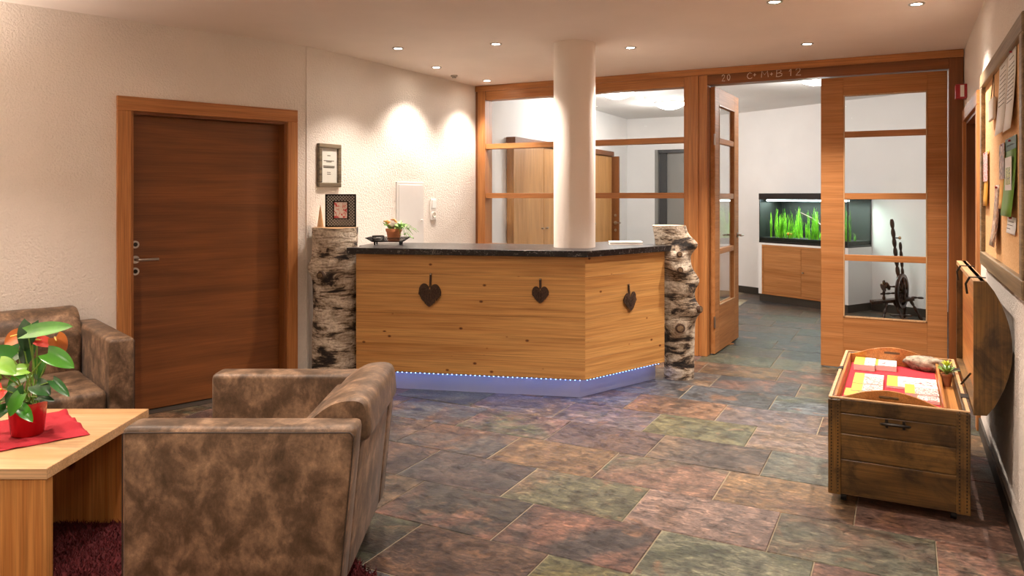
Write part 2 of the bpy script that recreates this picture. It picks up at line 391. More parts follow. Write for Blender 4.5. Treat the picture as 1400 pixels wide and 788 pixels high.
# ---------------------------------------------------------------- floor of slate tiles
fl = struct('floor', MB().box(-7.5, -4.2, -.12, 2, 12, -.0035), M['grout'], label='floor of rust, grey and green slate tiles')
TW, TH, JG = .612, .425, .004
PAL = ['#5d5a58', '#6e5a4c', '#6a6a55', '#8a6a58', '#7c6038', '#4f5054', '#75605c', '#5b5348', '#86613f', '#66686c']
rows = {}
offs = {-2: -1.877, -1: -1.535, 0: -1.717, 1: -1.417, 2: -1.27, 3: -.809, 4: -1.075, 5: -.807}
known = {(-2,-1.877):'#553f33', (-2,-1.265):'#7d7442', (-2,-.653):'#8a5c40', (-2,-2.489):'#4a4038',
 (-1,-2.147):'#4b4640', (-1,-1.535):'#514845', (-1,-.923):'#7f8068', (-1,-.311):'#86604f', (-1,-2.759):'#4c4134',
 (0,-2.329):'#574a45', (0,-1.717):'#66654c', (0,-1.105):'#8d7266', (0,-.493):'#6e6d58', (0,.119):'#96654f', (0,-2.941):'#463c38',
 (1,-2.641):'#55504d', (1,-2.029):'#7a5d3a', (1,-1.417):'#83604c', (1,-.805):'#8d6b40', (1,-.193):'#8e6c5c',
 (2,-2.494):'#7d5f5a', (2,-1.882):'#5c4c4c', (2,-1.27):'#5c5049', (2,-.658):'#6b6d60', (2,-.046):'#7a5a4c',
 (3,-2.033):'#75656c', (3,-1.421):'#6f6a48', (3,-.809):'#857268', (3,-.197):'#8a4c44', (3,-2.645):'#77707a',
 (4,-1.687):'#8a6342', (4,-1.075):'#6e6468', (4,-2.299):'#6c6a74', (4,-.463):'#7a5a44',
 (5,-1.419):'#5a6068', (5,-.807):'#68727a', (5,-2.031):'#5f5d60'}
WN = Vector((math.cos(R(19.67)), -math.sin(R(19.67))))           # room-side normal of the door wall
def clip(poly, nx, ny, d):                                       # keep nx*x+ny*y >= d
    out = []
    for i in range(len(poly)):
        a, b = poly[i], poly[(i+1) % len(poly)]
        da, db = nx*a[0]+ny*a[1]-d, nx*b[0]+ny*b[1]-d
        if da >= 0: out.append(a)
        if (da >= 0) != (db >= 0):
            t = da/(da-db); out.append((a[0]+(b[0]-a[0])*t, a[1]+(b[1]-a[1])*t))
    return out
def tile_mesh(poly):
    cx = sum(p[0] for p in poly)/len(poly); cy = sum(p[1] for p in poly)/len(poly); n = len(poly)
    def ins(k): return [(p[0]-math.copysign(min(k, abs(p[0]-cx)), p[0]-cx), p[1]-math.copysign(min(k, abs(p[1]-cy)), p[1]-cy)) for p in poly]
    q = ins(.003); vs_ = [(x, y, -.02) for x, y in poly] + [(x, y, -.003) for x, y in poly] + [(x, y, 0) for x, y in q]
    fs = [(k*n+i, k*n+(i+1)%n, (k+1)*n+(i+1)%n, (k+1)*n+i) for k in (0,1) for i in range(n)] + [tuple(range(2*n, 3*n))]
    return MB().add(vs_, fs).mesh('tile', M['slate'])
full = tile_mesh([(-TW/2+JG/2, -TH/2+JG/2), (TW/2-JG/2, -TH/2+JG/2), (TW/2-JG/2, TH/2-JG/2), (-TW/2+JG/2, TH/2-JG/2)])
trs = random.Random(3)
for row in range(-7, 20):
    y0 = 3.19 + row*TH; off = offs.get(row, -1.3 + trs.choice([0, .2, .31, .42])); far = y0 > 6.6
    i0 = int(math.floor((-5.6-off)/TW))
    for i in range(i0, i0+14):
        x0 = off + i*TW
        lo, hi = (-3.95, 1.5) if far else (-6, XR)
        if x0 > hi or x0+TW < lo: continue
        if far and (x0 < -2.4 and y0 > 8): continue
        poly = [(x0+JG/2, y0+JG/2), (x0+TW-JG/2, y0+JG/2), (x0+TW-JG/2, y0+TH-JG/2), (x0+JG/2, y0+TH-JG/2)]
        p2 = clip(clip(poly, 1, 0, lo), -1, 0, -hi)
        if not far: p2 = clip(clip(p2, 1, 0, -4.02) if y0 > 4.3 else p2, WN.x, WN.y, WN.x*P0.x+WN.y*P0.y)
        else: p2 = clip(clip(p2, 0, -1, -11.66), -.508/.99885, -.86/.99885, (-.508*W1o.x-.86*W1o.y)/.99885)
        if len(p2) < 3: continue
        ar = abs(sum(p2[k][0]*p2[(k+1)%len(p2)][1]-p2[(k+1)%len(p2)][0]*p2[k][1] for k in range(len(p2))))/2
        if ar < .004: continue
        cx, cy = x0+TW/2, y0+TH/2
        me = full if ar > .98*TW*TH*.97 else tile_mesh([(a-cx, b-cy) for a, b in p2])
        o = bpy.data.objects.new('tile', me); col.objects.link(o); o.parent = fl
        o.location = (cx, cy, trs.uniform(-.0012, .0012)); o.rotation_euler = (trs.uniform(-.0025,.0025), trs.uniform(-.0025,.0025), 0)
        c = None
        for (rr, xx), h in known.items():
            if rr == row and abs(xx-x0) < .05: c = h
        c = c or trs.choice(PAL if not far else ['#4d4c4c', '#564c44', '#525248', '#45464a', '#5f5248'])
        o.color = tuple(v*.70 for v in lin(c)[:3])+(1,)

# skirting
SK = M['base_dark']
mb = MB(MA); mb.box(dA1+.09, 0, 0, 8, .012, .075); struct('baseboard_left', mb, SK)
struct('baseboard_right', MB().box(XR-.012, -4, 0, XR, ry0-.09, .085), SK)
struct('baseboard_back', MB().box(-1.99, YP-.012, 0, -1.765, YP, .085), SK)
struct('baseboard_left_rear', MB(MBm).box(.12, -.012, 0, bl-.01, 0, .085), SK)
struct('baseboard_far', MB(Wm).box(-2.2, -.015, 0, -1.72, 0, .1).box(0, -.015, 0, 2.0, 0, .1), SK)
struct('baseboard_far_left', MB().box(-3.957, 10.9, 0, -3.94, 11.68, .1), SK)

# ---------------------------------------------------------------- doors
def lever(parent, x, y, z, d, side, L=.125, depth=.055):
    """lever handle on local xz plane: rose at (x,y,z), y direction d, lever towards side*x"""
    h = MB(); h.cyl((x, y, z), (x, y+d*.012, z), .026, n=20); o = h.build('handle_rose', M['chrome'], parent, 40)
    l = MB(); l.tube([(x, y+d*.01, z), (x, y+d*depth, z), (x+side*.012, y+d*(depth+.008), z), (x+side*L, y+d*(depth+.006), z)], .0095, 10); l.build('lever', M['chrome'], o, 50)
    return o
# door 1: brown veneer door in the left wall
d1 = thing('door_1', (P0.x, P0.y, 0), AT, 'dark brown horizontal-grain veneer door in an orange frame', None, kind='structure')
REC = -.085
f = MB()
cas = []
for nm, a, b in (('casing', dA0-.08, dA0), ('casing', dA1, dA1+.085)):
    MB().rbox(a, -.01, 0, b, .022, dTop+.0, .003, 1).build(nm, M['orangeZ'], d1)
MB().rbox(dA0-.08, -.01, dTop, dA1+.085, .022, dTop+.092, .003, 1).build('head_casing', M['orangeX'], d1)
MB().box(dA0, -.24, 0, dA0+.018, .0, dTop).build('jamb', M['brownZ'], d1)
MB().box(dA1-.018, -.24, 0, dA1, .0, dTop).build('jamb', M['orangeZ'], d1)
MB().box(dA0+.018, -.24, dTop-.018, dA1-.018, 0, dTop).build('head_jamb', M['brownX'], d1)
lf = MB().rbox(dA0+.02, REC-.04, .008, dA1-.02, REC, dTop-.02, .002, 1).build('door_leaf', M['brownX'], d1)
hx = dA1-.052
lever(lf, hx, REC, 1.018, 1, -1, .13)
for z, m in ((1.118, 'black'), (.94, 'rusty')):
    c = MB().cyl((hx, REC, z), (hx, REC+.008, z), .025, n=20).build('lock_rose', M['chrome'], lf, 40)
    MB().cyl((hx, REC+.008, z), (hx, REC+.011, z), .014, n=16).build('lock_core', M[m], c, 40)
MB().box(dA0, -.24, -.003, dA1, .012, .003).build('threshold', M['base_dark'], d1)
# door 4: doorway in the right wall by the partition
d4 = thing('door_4', (XR, ry0, 0), 0, 'orange wooden door frame in the right wall by the pinboard', None, kind='structure')
wY = ry1-ry0
MB().rbox(-.022, -.09, 0, .01, 0, rtop, .003, 1).build('casing', M['orangeZ'], d4)
MB().rbox(-.022, wY, 0, .01, wY+.085, rtop, .003, 1).build('casing', M['orangeZ'], d4)
MB().rbox(-.022, -.09, rtop, .01, wY+.085, rtop+.09, .003, 1).build('head_casing', M['orangeY'], d4)
MB().box(0, 0, 0, .23, .02, rtop).build('jamb', M['brownZ'], d4); MB().box(0, wY-.02, 0, .23, wY, rtop).build('jamb', M['brownZ'], d4); MB().box(0, .02, rtop-.02, .23, wY-.02, rtop).build('head_jamb', M['brownY'], d4)
lf = MB().rbox(.08, .02, .008, .12, wY-.02, rtop-.02, .002, 1).build('door_leaf', M['brownZ'], d4)
# glazed partition
w1 = thing('window_1', (-3.953, YP, 0), 0, 'orange wood framed glazed partition behind the reception counter', None, kind='structure')
x_ = lambda X: X+3.953
pw = 3.953-1.769
MB().rbox(0, -.03, .86, .035, .11, 2.52, .003, 1).build('post', M['brownZ'], w1)
MB().rbox(.035, -.045, .86, .122, .11, 2.52, .003, 1).build('post', M['orangeZ'], w1)
MB().rbox(.122, -.03, 2.43, pw, .10, 2.52, .002, 1).build('head_rail', M['orangeX'], w1)
MB().rbox(.122, -.03, .865, pw, .10, .947, .002, 1).build('bottom_rail', M['orangeX'], w1)
for z in (1.95, 1.443): MB().rbox(.122, -.03, z-.026, pw, .075, z+.026, .002, 1).build('glazing_bar', M['orangeX'], w1)
for a, b in ((.947, 1.417), (1.469, 1.924), (1.976, 2.43)): MB().box(.122, .03, a, pw, .036, b).build('pane', M['glass'], w1)
MB().rbox(x_(-2.2), -.075, .865, x_(-1.73), .0, .895, .004, 2).build('sill', M['orangeX'], w1)
tr = thing('trim_1', (-1.769, YP, 0), 0, 'orange wooden post and beam framing the double door', None, kind='structure')
for a, b, dy, m in ((0, .047, -.03, 'orangeZ'), (.047, .133, -.045, 'orangeZ'), (.133, .211, -.03, 'orangeZ')):
    MB().rbox(a, dy, 0, b, .11, 2.52, .003, 1).build('post', M[m], tr)
RX = .419+1.769
MB().rbox(2.085, -.03, 0, RX-.004, .11, 2.52, .003, 1).build('post', M['brownZ'], tr)
hd = MB().rbox(.211, -.03, 2.435, 2.085, .11, 2.52, .002, 1).build('header', M['brownX'], tr)
MB().rbox(-3.95+1.769, -.045, 2.52, RX-.004, .11, CEIL-.001, .003, 1).build('cornice', M['orangeX'], tr)
# chalk blessing on the header, written as strokes
def strokes(s):
    g = {'2': [[(0,.75),(.15,.95),(.4,1),(.6,.85),(.55,.6),(.3,.35),(0,.02),(.7,0)]],
         '0': [[(.35,0),(.1,.25),(.05,.6),(.3,.95),(.55,.9),(.68,.5),(.55,.1),(.35,0)]],
         'C': [[(.7,.85),(.45,1),(.15,.75),(.05,.4),(.25,.05),(.55,0),(.8,.15)]],
         '+': [[(0,.45),(.6,.5)], [(.3,.75),(.28,.2)]],
         'M': [[(0,0),(.08,.95),(.4,.35),(.75,.95),(.85,0)]],
         'B': [[(.05,0),(.1,1)], [(0,.95),(.5,1),(.65,.8),(.4,.55),(.1,.5)], [(.4,.55),(.75,.4),(.7,.12),(.35,0),(0,.02)]],
         '1': [[(0,.6),(.35,1),(.3,0)]]}
    return g[s]
def px_to_head(px, py):
    X, D = on_y(px, YP-.031); return X+1.769, z_at(py, D)
mb = MB()
for ch, px0, px1, yb, yt in (('2',987,993,111,102),('0',994,1000,110,101),('C',1021,1030,108,99),('+',1030,1036,106,98),('M',1041,1052,106,96),('+',1053,1059,105,97),('B',1061,1072,105,95),('1',1079,1086,104,93),('2',1088,1098,103,93)):
    xa, za = px_to_head(px0, yb); xb, zb = px_to_head(px1, yt)
    for st in strokes(ch): mb.tube([(xa+(xb-xa)*u, -.0305, za+(zb-za)*v) for u, v in st], .0027, 5)
mb.build('chalk_writing', M['chalk'], hd, 60)
# double glazed door leaves
def leaf(name, label, hinge_left, lw=.925):
    t = thing(name, (0,0,0), 0, label, None, kind='structure')
    a, b = (.15, lw-.175) if hinge_left else (.175, lw-.14)
    H = 2.428; y0, y1 = -.022, .022
    MB().rbox(0, y0, .012, a, y1, H, .003, 1).build('stile', M['doorX'], t); MB().rbox(b, y0, .012, lw, y1, H, .003, 1).build('stile', M['doorX'], t)
    MB().rbox(a, y0, 2.278, b, y1, H, .001, 1).build('top_rail', M['doorX'], t); MB().rbox(a, y0, .012, b, y1, .432, .001, 1).build('bottom_rail', M['doorX'], t)
    for z in (1.95, 1.437, .927): MB().rbox(a, y0+.003, z-.025, b, y1-.003, z+.025, .002, 1).build('glazing_bar', M['orangeX'], t)
    for p, q in ((.432,.902),(.952,1.412),(1.462,1.925),(1.975,2.278)): MB().box(a, -.003, p, b, .003, q).build('pane', M['glass'], t)
    be = MB()
    for yy in (y0-.004, y1-.004):
        for u in (a, b-.008): be.box(u, yy, .432, u+.008, yy+.008, 2.278)
        for z in (.432, 2.27): be.box(a, yy, z, b, yy+.008, z+.008)
    be.build('glazing_bead', M['paleZ'], t)
    return t
d3 = leaf('door_3', 'closed orange glazed door leaf beside the aquarium view', False); d3.location = (-.617, YP+.035, 0)
d2 = leaf('door_2', 'open orange glazed door leaf swung into the back room', True); d2.location = (-1.53, YP+.06, 0); d2.rotation_euler = (0,0,R(88))
hs = lever(d2, .925-.07, -.022, 1.05, -1, -1, .12); lever(d2, .925-.07, .022, 1.05, 1, -1, .12)
for z in (.25, 1.9): MB().cyl((-.008, -.02, z), (-.008, -.02, z+.1), .009, n=10).build('hinge', M['chrome'], d2, 40)
wd = MB().prism([(0,0),(.12,0),(.12,.008),(0,.03)], 0, .035); wdo = wd.build('door_wedge', M['orangeX']); wdo.rotation_euler = (R(90), 0, R(60)); q = at_z(988, 472); wdo.location = (q.x, q.y, .001)
tag(wdo, 'small wooden wedge at the foot of the open glazed door', 'door wedge')
# grey door far behind
d5 = thing('door_5', (g0, 11.68, 0), 0, 'grey door in a dark recess behind the partition', None, kind='structure')
MB().box(0, .0, 0, .05, .16, gz).build('jamb', M['greydoor'], d5); MB().box(.05, .03, gz-.05, g1-g0, .16, gz).build('head_jamb', M['darkgrey'], d5)
MB().box(.05, .08, 0, .17, .16, gz-.05).build('side_panel', M['darkgrey'], d5); MB().box(.17, .11, .01, g1-g0, .15, gz-.05).build('door_leaf', M['greydoor'], d5)
# column
cx, cy = cw(.468, 5.66)
struct('column', MB().lathe([(.156, 0), (.156, CEIL)], 48, c=(cx, cy, 0)), M['column'], label='round white column rising through the counter', smooth=40)

# ================================================================== LIGHTS
def downlight(X, Y, label, group, watts=SPOT_W, proto=[None]):
    t = thing('downlight', (X, Y, CEIL), 0, label, 'spotlight', group)
    MB().lathe([(.030, -.002), (.032, -.006), (.044, -.006), (.046, -.0005), (.046, 0)], 24).build('trim_ring', M['chrome'], t, 40)
    MB().lathe([(.0, -.0025), (.030, -.0022)], 20).build('lamp_face', M['lampface'], t)
    ld = bpy.data.lights.new('spot', 'SPOT'); ld.energy = watts; ld.color = SPOT_COL; ld.spot_size = R(104); ld.spot_blend = .75; ld.shadow_soft_size = .028
    lo = bpy.data.objects.new('spot_light', ld); col.objects.link(lo); lo.parent = t; lo.location = (0, 0, -.02)
    return t
L1 = 'recessed round ceiling spotlight close to the white wall behind the counter'
for X, Y in ((-3.46, 4.77), (-3.67, 5.63), (-3.65, 6.51)): downlight(X, Y, L1, 'spotlights along the wall', 25)
downlight(-2.71, 4.97, 'recessed round ceiling spotlight above the left half of the counter', 'single spots', 58)
downlight(-1.86, 5.57, 'recessed round ceiling spotlight beside the column above the counter end', 'single spots', 52)
downlight(-.64, 6.04, 'recessed round ceiling spotlight in front of the closed glazed door leaf', 'single spots', 60)
L2 = 'recessed round ceiling spotlight over the open floor before the glazed door'
for X, Y in ((-.67, 4.64), (.07, 5.08)): downlight(X, Y, L2, 'spotlights over the floor', 44)
for X, Y in ((-.66, 3.25), (-2.2, 3.2), (-.66, 1.7), (-2.2, 1.6), (-3.7, 1.9), (-1.2, .1), (-3.0, .1), (-4.6, .4), (-1.5, -1.8), (-4, -1.8)):  # extra spots added outside the view to raise the room's brightness
    downlight(X, Y, 'added unseen ceiling spotlight brightening the seating area', 'added spotlights above the seats', 30)
def dome(X, Y, label, w=DOME_W, r=.2):
    t = thing('ceiling_lamp', (X, Y, CEIL2), 0, label, 'ceiling lamp', 'dome lamps in the back room')
    MB().lathe([(r+.005, -.018), (r+.005, 0)], 32).build('base_ring', M['chrome'], t, 40)
    MB().lathe([(0, -.095), (r*.35, -.09), (r*.65, -.07), (r*.88, -.042), (r, -.018)], 32).build('dome_shade', M['domeface'], t, 60)
    ld = bpy.data.lights.new('dome', 'POINT'); ld.energy = w; ld.color = DOME_COL; ld.shadow_soft_size = .12
    lo = bpy.data.objects.new('dome_light', ld); col.objects.link(lo); lo.parent = t; lo.location = (0, 0, -.22)
dome(-2.74, 9.84, 'bright white glass dome lamp on the ceiling behind the partition')
dome(-3.0, 8.5, 'dome lamp half hidden by the top rail of the partition')
dome(-.79, 8.4, 'dome lamp on the ceiling just inside the double door')
def fill_uplighter(X, Y, w):  # invented lamp behind the camera, added to brighten the ceiling and fill softly
    t = thing('fill_uplighter_lamp', (X, Y, 0), 0, 'added unseen floor lamp with a metal bowl giving soft fill light', 'added floor lamp', 'added fill lamps')
    MB().lathe([(.14, 0), (.14, .015), (.02, .03)], 28).build('base', M['chrome'], t, 40); MB().cyl((0,0,.02), (0,0,1.72), .012, n=12).build('pole', M['chrome'], t, 40)
    MB().lathe([(.02, 1.70), (.10, 1.73), (.16, 1.80), (.155, 1.80), (.10, 1.745), (.0, 1.72)], 28).build('bowl', M['chrome'], t, 40)
    ld = bpy.data.lights.new('fill_uplight', 'SPOT'); ld.energy = w; ld.color = SPOT_COL; ld.spot_size = R(150); ld.spot_blend = .6; ld.shadow_soft_size = .08
    lo = bpy.data.objects.new('fill_uplight', ld); col.objects.link(lo); lo.parent = t; lo.location = (0, 0, 1.80); lo.rotation_euler = (math.pi, 0, 0)
for X, Y in ((-.15, -1.6), (-4.9, -.6), (-4.85, 1.35)): fill_uplighter(X, Y, FILL_UP_W)
def detector(X, Y, z, label, m='white', s=1):
    o = MB().lathe([(.0, -.045*s), (.03*s, -.045*s), (.036*s, -.03*s), (.03*s, -.024*s), (.052*s, -.02*s), (.055*s, 0)], 24, c=(0,0,0)).build('smoke_detector', M[m], None, 40)
    o.location = (X, Y, z); tag(o, label, 'smoke detector'); return o
q = at_z(875, 133, CEIL2); detector(q.x, q.y, CEIL2, 'white smoke detector on the ceiling behind the partition glass')
detector(-3.77, 6.09, CEIL, 'small grey sensor on the ceiling near the wall spotlights', 'chrome', .6)

# ================================================================== RECEPTION COUNTER
ct = R(169.22)+A
ccx, ccy = cw(.513, 5.30)
cn = thing('reception_counter', (ccx, ccy, 0), ct, 'angled larch reception desk with black stone top and blue-lit metal plinth', 'reception desk')
Lf, SE = 1.702, Vector((-.554, -.692)); sd = SE.normalized(); so = Vector((-sd.y, sd.x)) * (-1 if False else 1)
so = Vector((-.781, .625))
zb, zt = .147, 1.012
nb = 6; bh = (zt-zb)/nb
Ms = Matrix.Rotation(math.atan2(sd.y, sd.x), 4, 'Z')              # side panel: local x along the side, local -y... outward
for k in range(nb):
    MB().rbox(0, -.028, zb+k*bh+.0004, Lf, 0, zb+(k+1)*bh-.0004, .0012, 1).build('front_board', M['larch'], cn)
    o = MB().rbox(0.002, 0, zb+k*bh+.0004, SE.length, .028, zb+(k+1)*bh-.0004, .0012, 1).build('side_board', M['larch'], cn); o.rotation_euler = (0, 0, math.atan2(sd.y, sd.x))
MB().rbox(Lf-.028, -.55, zb, Lf, -.028, zt, .002, 1).build('end_board', M['larch'], cn)
top = [(1.76,.045),(-.021,.045),(-.619,-.704),(-.585,-.69),(-.47,-.745),(-.40,-.84),(-.11,-1.11),(.282,-.62),(1.76,-.62),(1.76,-.20),(1.722,-.165),(1.716,-.09),(1.728,-.02),(1.76,.008)]
bm = bmesh.new(); vv = [bm.verts.new((x, y, zt)) for x, y in top]; fc = bm.faces.new(vv[::-1]) ; bmesh.ops.recalc_face_normals(bm, faces=[fc])
ex = bmesh.ops.extrude_face_region(bm, geom=[fc]); bmesh.ops.translate(bm, vec=(0,0,.045), verts=[e for e in ex['geom'] if isinstance(e, bmesh.types.BMVert)])
bmesh.ops.recalc_face_normals(bm, faces=bm.faces[:]); bmesh.ops.bevel(bm, geom=[e for e in bm.edges], offset=.003, segments=1, affect='EDGES')
MB().bm(bm).build('worktop', M['granite'], cn)
# plinth, recessed
pin = .09
def inset_pt(p, d): return p
pc = (.045, -pin)
e2 = SE - so*pin
MB().box(pc[0]-.0, -pin-.02, .0, Lf-.03, -pin, zb+.0).build('plinth', M['steel'], cn)
L2v = (Vector(e2)-Vector((pc[0], pc[1]))); o = MB().box(0, 0, 0, L2v.length, .02, zb).build('plinth', M['steel'], cn); o.location = (pc[0], pc[1], 0); o.rotation_euler = (0,0,math.atan2(L2v.y, L2v.x))
MB().box(.1, -.55, .02, Lf-.05, -.13, zb).build('base_frame', M['black'], cn)
LEDM = MB().rbox(-.0035, -.0035, -.002, .0035, .0035, .002, .001, 1).mesh('led', M['led'])
for a, b, key in (((.02, -.014), (Lf-.06, -.014), 0), ((.0, -.018), (SE.x-so.x*.014-sd.x*.04, SE.y-so.y*.014-sd.y*.04), 1)):
    a, b = Vector(a), Vector(b); n = int((b-a).length/.034)
    strip = MB(); dots = MB()
    d = (b-a).normalized(); p = Vector((-d.y, d.x))*.006
    strip.add([(a.x-p.x, a.y-p.y, zb-.004), (b.x-p.x, b.y-p.y, zb-.004), (b.x+p.x, b.y+p.y, zb-.004), (a.x+p.x, a.y+p.y, zb-.004), (a.x-p.x, a.y-p.y, zb), (b.x-p.x, b.y-p.y, zb), (b.x+p.x, b.y+p.y, zb), (a.x+p.x, a.y+p.y, zb)], [(0,1,2,3),(7,6,5,4),(0,4,5,1),(1,5,6,2),(2,6,7,3),(3,7,4,0)])
    so_ = strip.build('led_strip', M['darkgrey'], cn)
    for i in range(n):
        q = a + d*(i+.5)*(b-a).length/n; lo_ = bpy.data.objects.new('led', LEDM); col.objects.link(lo_); lo_.parent = so_; lo_.location = (q.x, q.y, zb-.006)
    ld = bpy.data.lights.new('led', 'AREA'); ld.shape = 'RECTANGLE'; ld.size = (b-a).length; ld.size_y = .012; ld.energy = .2*(b-a).length; ld.color = LED_COL
    lo = bpy.data.objects.new('led_light', ld); col.objects.link(lo); lo.parent = cn; m_ = (a+b)/2; lo.location = (m_.x, m_.y, zb-.010); lo.rotation_euler = (R(-14) if key == 0 else R(14), 0, math.atan2(d.y, d.x))

# ---------------------------------------------------------------- birch trunks
def trunk(name, label, base, top_off, R0, R1, H, knots, seed, bend=0):
    t = thing(name, base, 0, label, 'birch trunk', 'birch trunks at the ends of the counter')
    n, m = 56, 90; vs_ = []; fs = []
    def rad(th, z):
        r = R0+(R1-R0)*z/H
        d = Vector((math.cos(th)*1.6, math.sin(th)*1.6, z*2.2+seed))
        r *= 1 + .05*noise.noise(d) + .02*noise.noise(d*4)
        for kth, kz, ka, kw, _ in knots:
            dt = math.atan2(math.sin(th-kth), math.cos(th-kth)); r += ka*math.exp(-((dt*R0)**2+(z-kz)**2)/(2*kw*kw))
        return r
    def axis(z):
        u = z/H; return top_off[0]*u + bend*math.sin(u*math.pi)*CA, top_off[1]*u + bend*math.sin(u*math.pi)*SA
    for j in range(m+1):
        z = H*j/m; ax, ay = axis(z)
        for i in range(n):
            th = 2*math.pi*i/n; r = rad(th, z); vs_.append((ax+r*math.cos(th), ay+r*math.sin(th), z + (.008*noise.noise(Vector((th, seed, 0))) if j == m else 0)))
    fs = [(j*n+i, j*n+(i+1)%n, (j+1)*n+(i+1)%n, (j+1)*n+i) for j in range(m) for i in range(n)]
    fs.append(tuple(range(n))[::-1])
    MB().add(vs_, fs).build('bark', M['bark'], t, 60)
    ax, ay = axis(H)
    MB().add([(v[0], v[1], v[2]+.001) for v in vs_[-n:]], [tuple(range(n))]).build('sawn_top', M['paleX'], t)
    for kth, kz, ka, kw, face in knots:
        if not face: continue
        ax, ay = axis(kz); r = rad(kth, kz); dr = Vector((math.cos(kth), math.sin(kth), .05)); c = Vector((ax, ay, kz))+dr*(r-.012)
        k = MB(); k.cyl(c, c+dr*.022, face*1.15, face, 16); k.build('knot_ring', M['twig'], t, 40)
        k = MB(); k.cyl(c+dr*.018, c+dr*.026, face*.72, face*.68, 14); k.build('knot_face', M['knot'], t, 40)
    return t
toC = -math.pi/2 + A                                              # direction from the trunks towards the viewer
bx, by = cw(-1.345, 5.75)
trunk('birch_trunk', 'thick birch log between the brown door and the counter, frame on top', (bx, by, 0), (0, 0), .172, .170, 1.20,
      [(toC-.95, .90, .045, .045, 0), (toC-.35, .845, .018, .03, .026), (toC+1.0, .85, .02, .04, 0)], 3.1)
bx2, by2 = cw(1.325, 6.0)
tx, ty = cw(-.075, 0)
trunk('birch_trunk', 'knobbly birch log at the door end of the counter', (bx2, by2, 0), (tx, ty), .118, .130, 1.205,
      [(toC+.05, .98, .05, .04, .020), (toC+.0, .86, .05, .04, .022), (toC+1.1, 1.06, .075, .045, 0), (toC+.95, .78, .06, .05, 0), (toC+.75, .55, .075, .05, .026), (toC-.15, .405, .03, .045, .034), (toC-1.2, .6, .02, .06, 0), (toC+.4, .70, .035, .04, 0), (toC-.5, .92, .03, .04, 0)], 9.7, .03)

# ---------------------------------------------------------------- hearts of twigs on the counter
def heart(parentM, x, z, s, label, yoff, tilt=0):
    t = thing('twig_heart', (0,0,0), 0, label, 'heart ornament', 'twig hearts on the counter')
    t.matrix_world = parentM @ Matrix.Translation((x, yoff, z)) @ Matrix.Rotation(tilt, 4, 'Y')
    mb = MB(); n = 17
    for lay in (0, 1):
        for i in range(n):
            u = -1+2*(i+.5*lay)/(n-1); u = max(-.97, min(.97, u))
            up = .42*math.sqrt(max(0, 1-((abs(u)-.52)/.5)**2)) + .06 if abs(u) < .99 else 0
            lo = -.62*(1-abs(u)**1.35)
            b = .17*math.sqrt(max(.04, 1-u*u))
            jx = random.uniform(-.02,.02)
            mb.tube([(u*.5*s+jx*s, .01+b*s*.2, (lo*.85-.02)*s), (u*.5*s, b*s*(.8+.25*lay), (up+lo)/2*s), (u*.48*s, .01+b*s*.3, up*s*.95)], s*.03, 5)
    for i in range(7):
        z0 = random.uniform(-.25, .3)*s; mb.tube([(random.uniform(-.35,0)*s, .13*s, z0), (random.uniform(0,.35)*s, .16*s, z0+random.uniform(-.12,.12)*s)], s*.016, 4)
    mb.build('twig_body', M['twig'], t, 60)
    MB().rbox(-.008, .004, .30*s, .008, .010, .30*s+.62*s, .001, 1).build('hanging_ribbon', M['ribbon'], t)
    MB().cyl((0, 0, .88*s), (0, .014, .88*s), .006, n=8).build('nail', M['chrome'], t)
CM = Matrix.Translation((ccx, ccy, 0)) @ Matrix.Rotation(ct, 4, 'Z')
def on_front(px):
    for i in range(2000):
        x = i*.001; wv = CM @ Vector((x, 0, 0)); D = -SA*wv.x+CA*wv.y; L = CA*wv.x+SA*wv.y
        if 700+F*L/D <= px: return x, D
def on_side(px):
    for i in range(1000):
        p = sd*i*.001; wv = CM @ Vector((p.x, p.y, 0)); D = -SA*wv.x+CA*wv.y; L = CA*wv.x+SA*wv.y
        if 700+F*L/D >= px: return i*.001, D
x, D = on_front(588); heart(CM, x, z_at(402, D), .165, 'largest dark twig heart hung near the left end of the counter front', 0, R(-3))
x, D = on_front(739); heart(CM, x, z_at(402, D), .118, 'smallest dark twig heart hung near the column end of the counter front', 0)
x, D = on_side(860); heart(CM @ Matrix.Rotation(math.atan2(sd.y, sd.x), 4, 'Z') @ Matrix.Rotation(math.pi, 4, 'Z'), -x, z_at(411, D), .135, 'dark twig heart hung on the short angled side of the counter', 0, R(6))

# ---------------------------------------------------------------- things on the counter and the log
ZT = zt+.045
pt = at_z(531, 334.5, ZT); tray = thing('metal_tray', (pt.x, pt.y, ZT), A, 'shallow black openwork metal tray on feet at the left end of the counter', 'tray')
W, Dp = .165, .09
mb = MB(); mb.rbox(-W*.72, -Dp*.7, .022, W*.72, Dp*.7, .026, .002, 1); mb.build('tray_floor', M['blackmetal'], tray)
mb = MB()
def rim(u): # u in 0..4 round the rectangle
    k = int(u) % 4; f_ = u-int(u); c = [(-1,-1),(1,-1),(1,1),(-1,1),(-1,-1)]
    return (c[k][0]+(c[k+1][0]-c[k][0])*f_, c[k][1]+(c[k+1][1]-c[k][1])*f_)
for i in range(96):
    a = rim(i/24); b = rim((i+1.5)/24); 
    for p, q in ((a, b), (b, a)):
        mb.tube([(p[0]*W*.72, p[1]*Dp*.7, .025), (q[0]*W, q[1]*Dp, .055)], .0018, 4)
mb.tube([(rim(i/8)[0]*W, rim(i/8)[1]*Dp, .055) for i in range(32)], .003, 5, closed=True); mb.build('openwork_rim', M['blackmetal'], tray)
for a in (-1, 1):
    for b in (-1, 1): MB().cyl((a*W*.6, b*Dp*.55, 0), (a*W*.6, b*Dp*.55, .024), .006, .008, 8).build('foot', M['blackmetal'], tray)
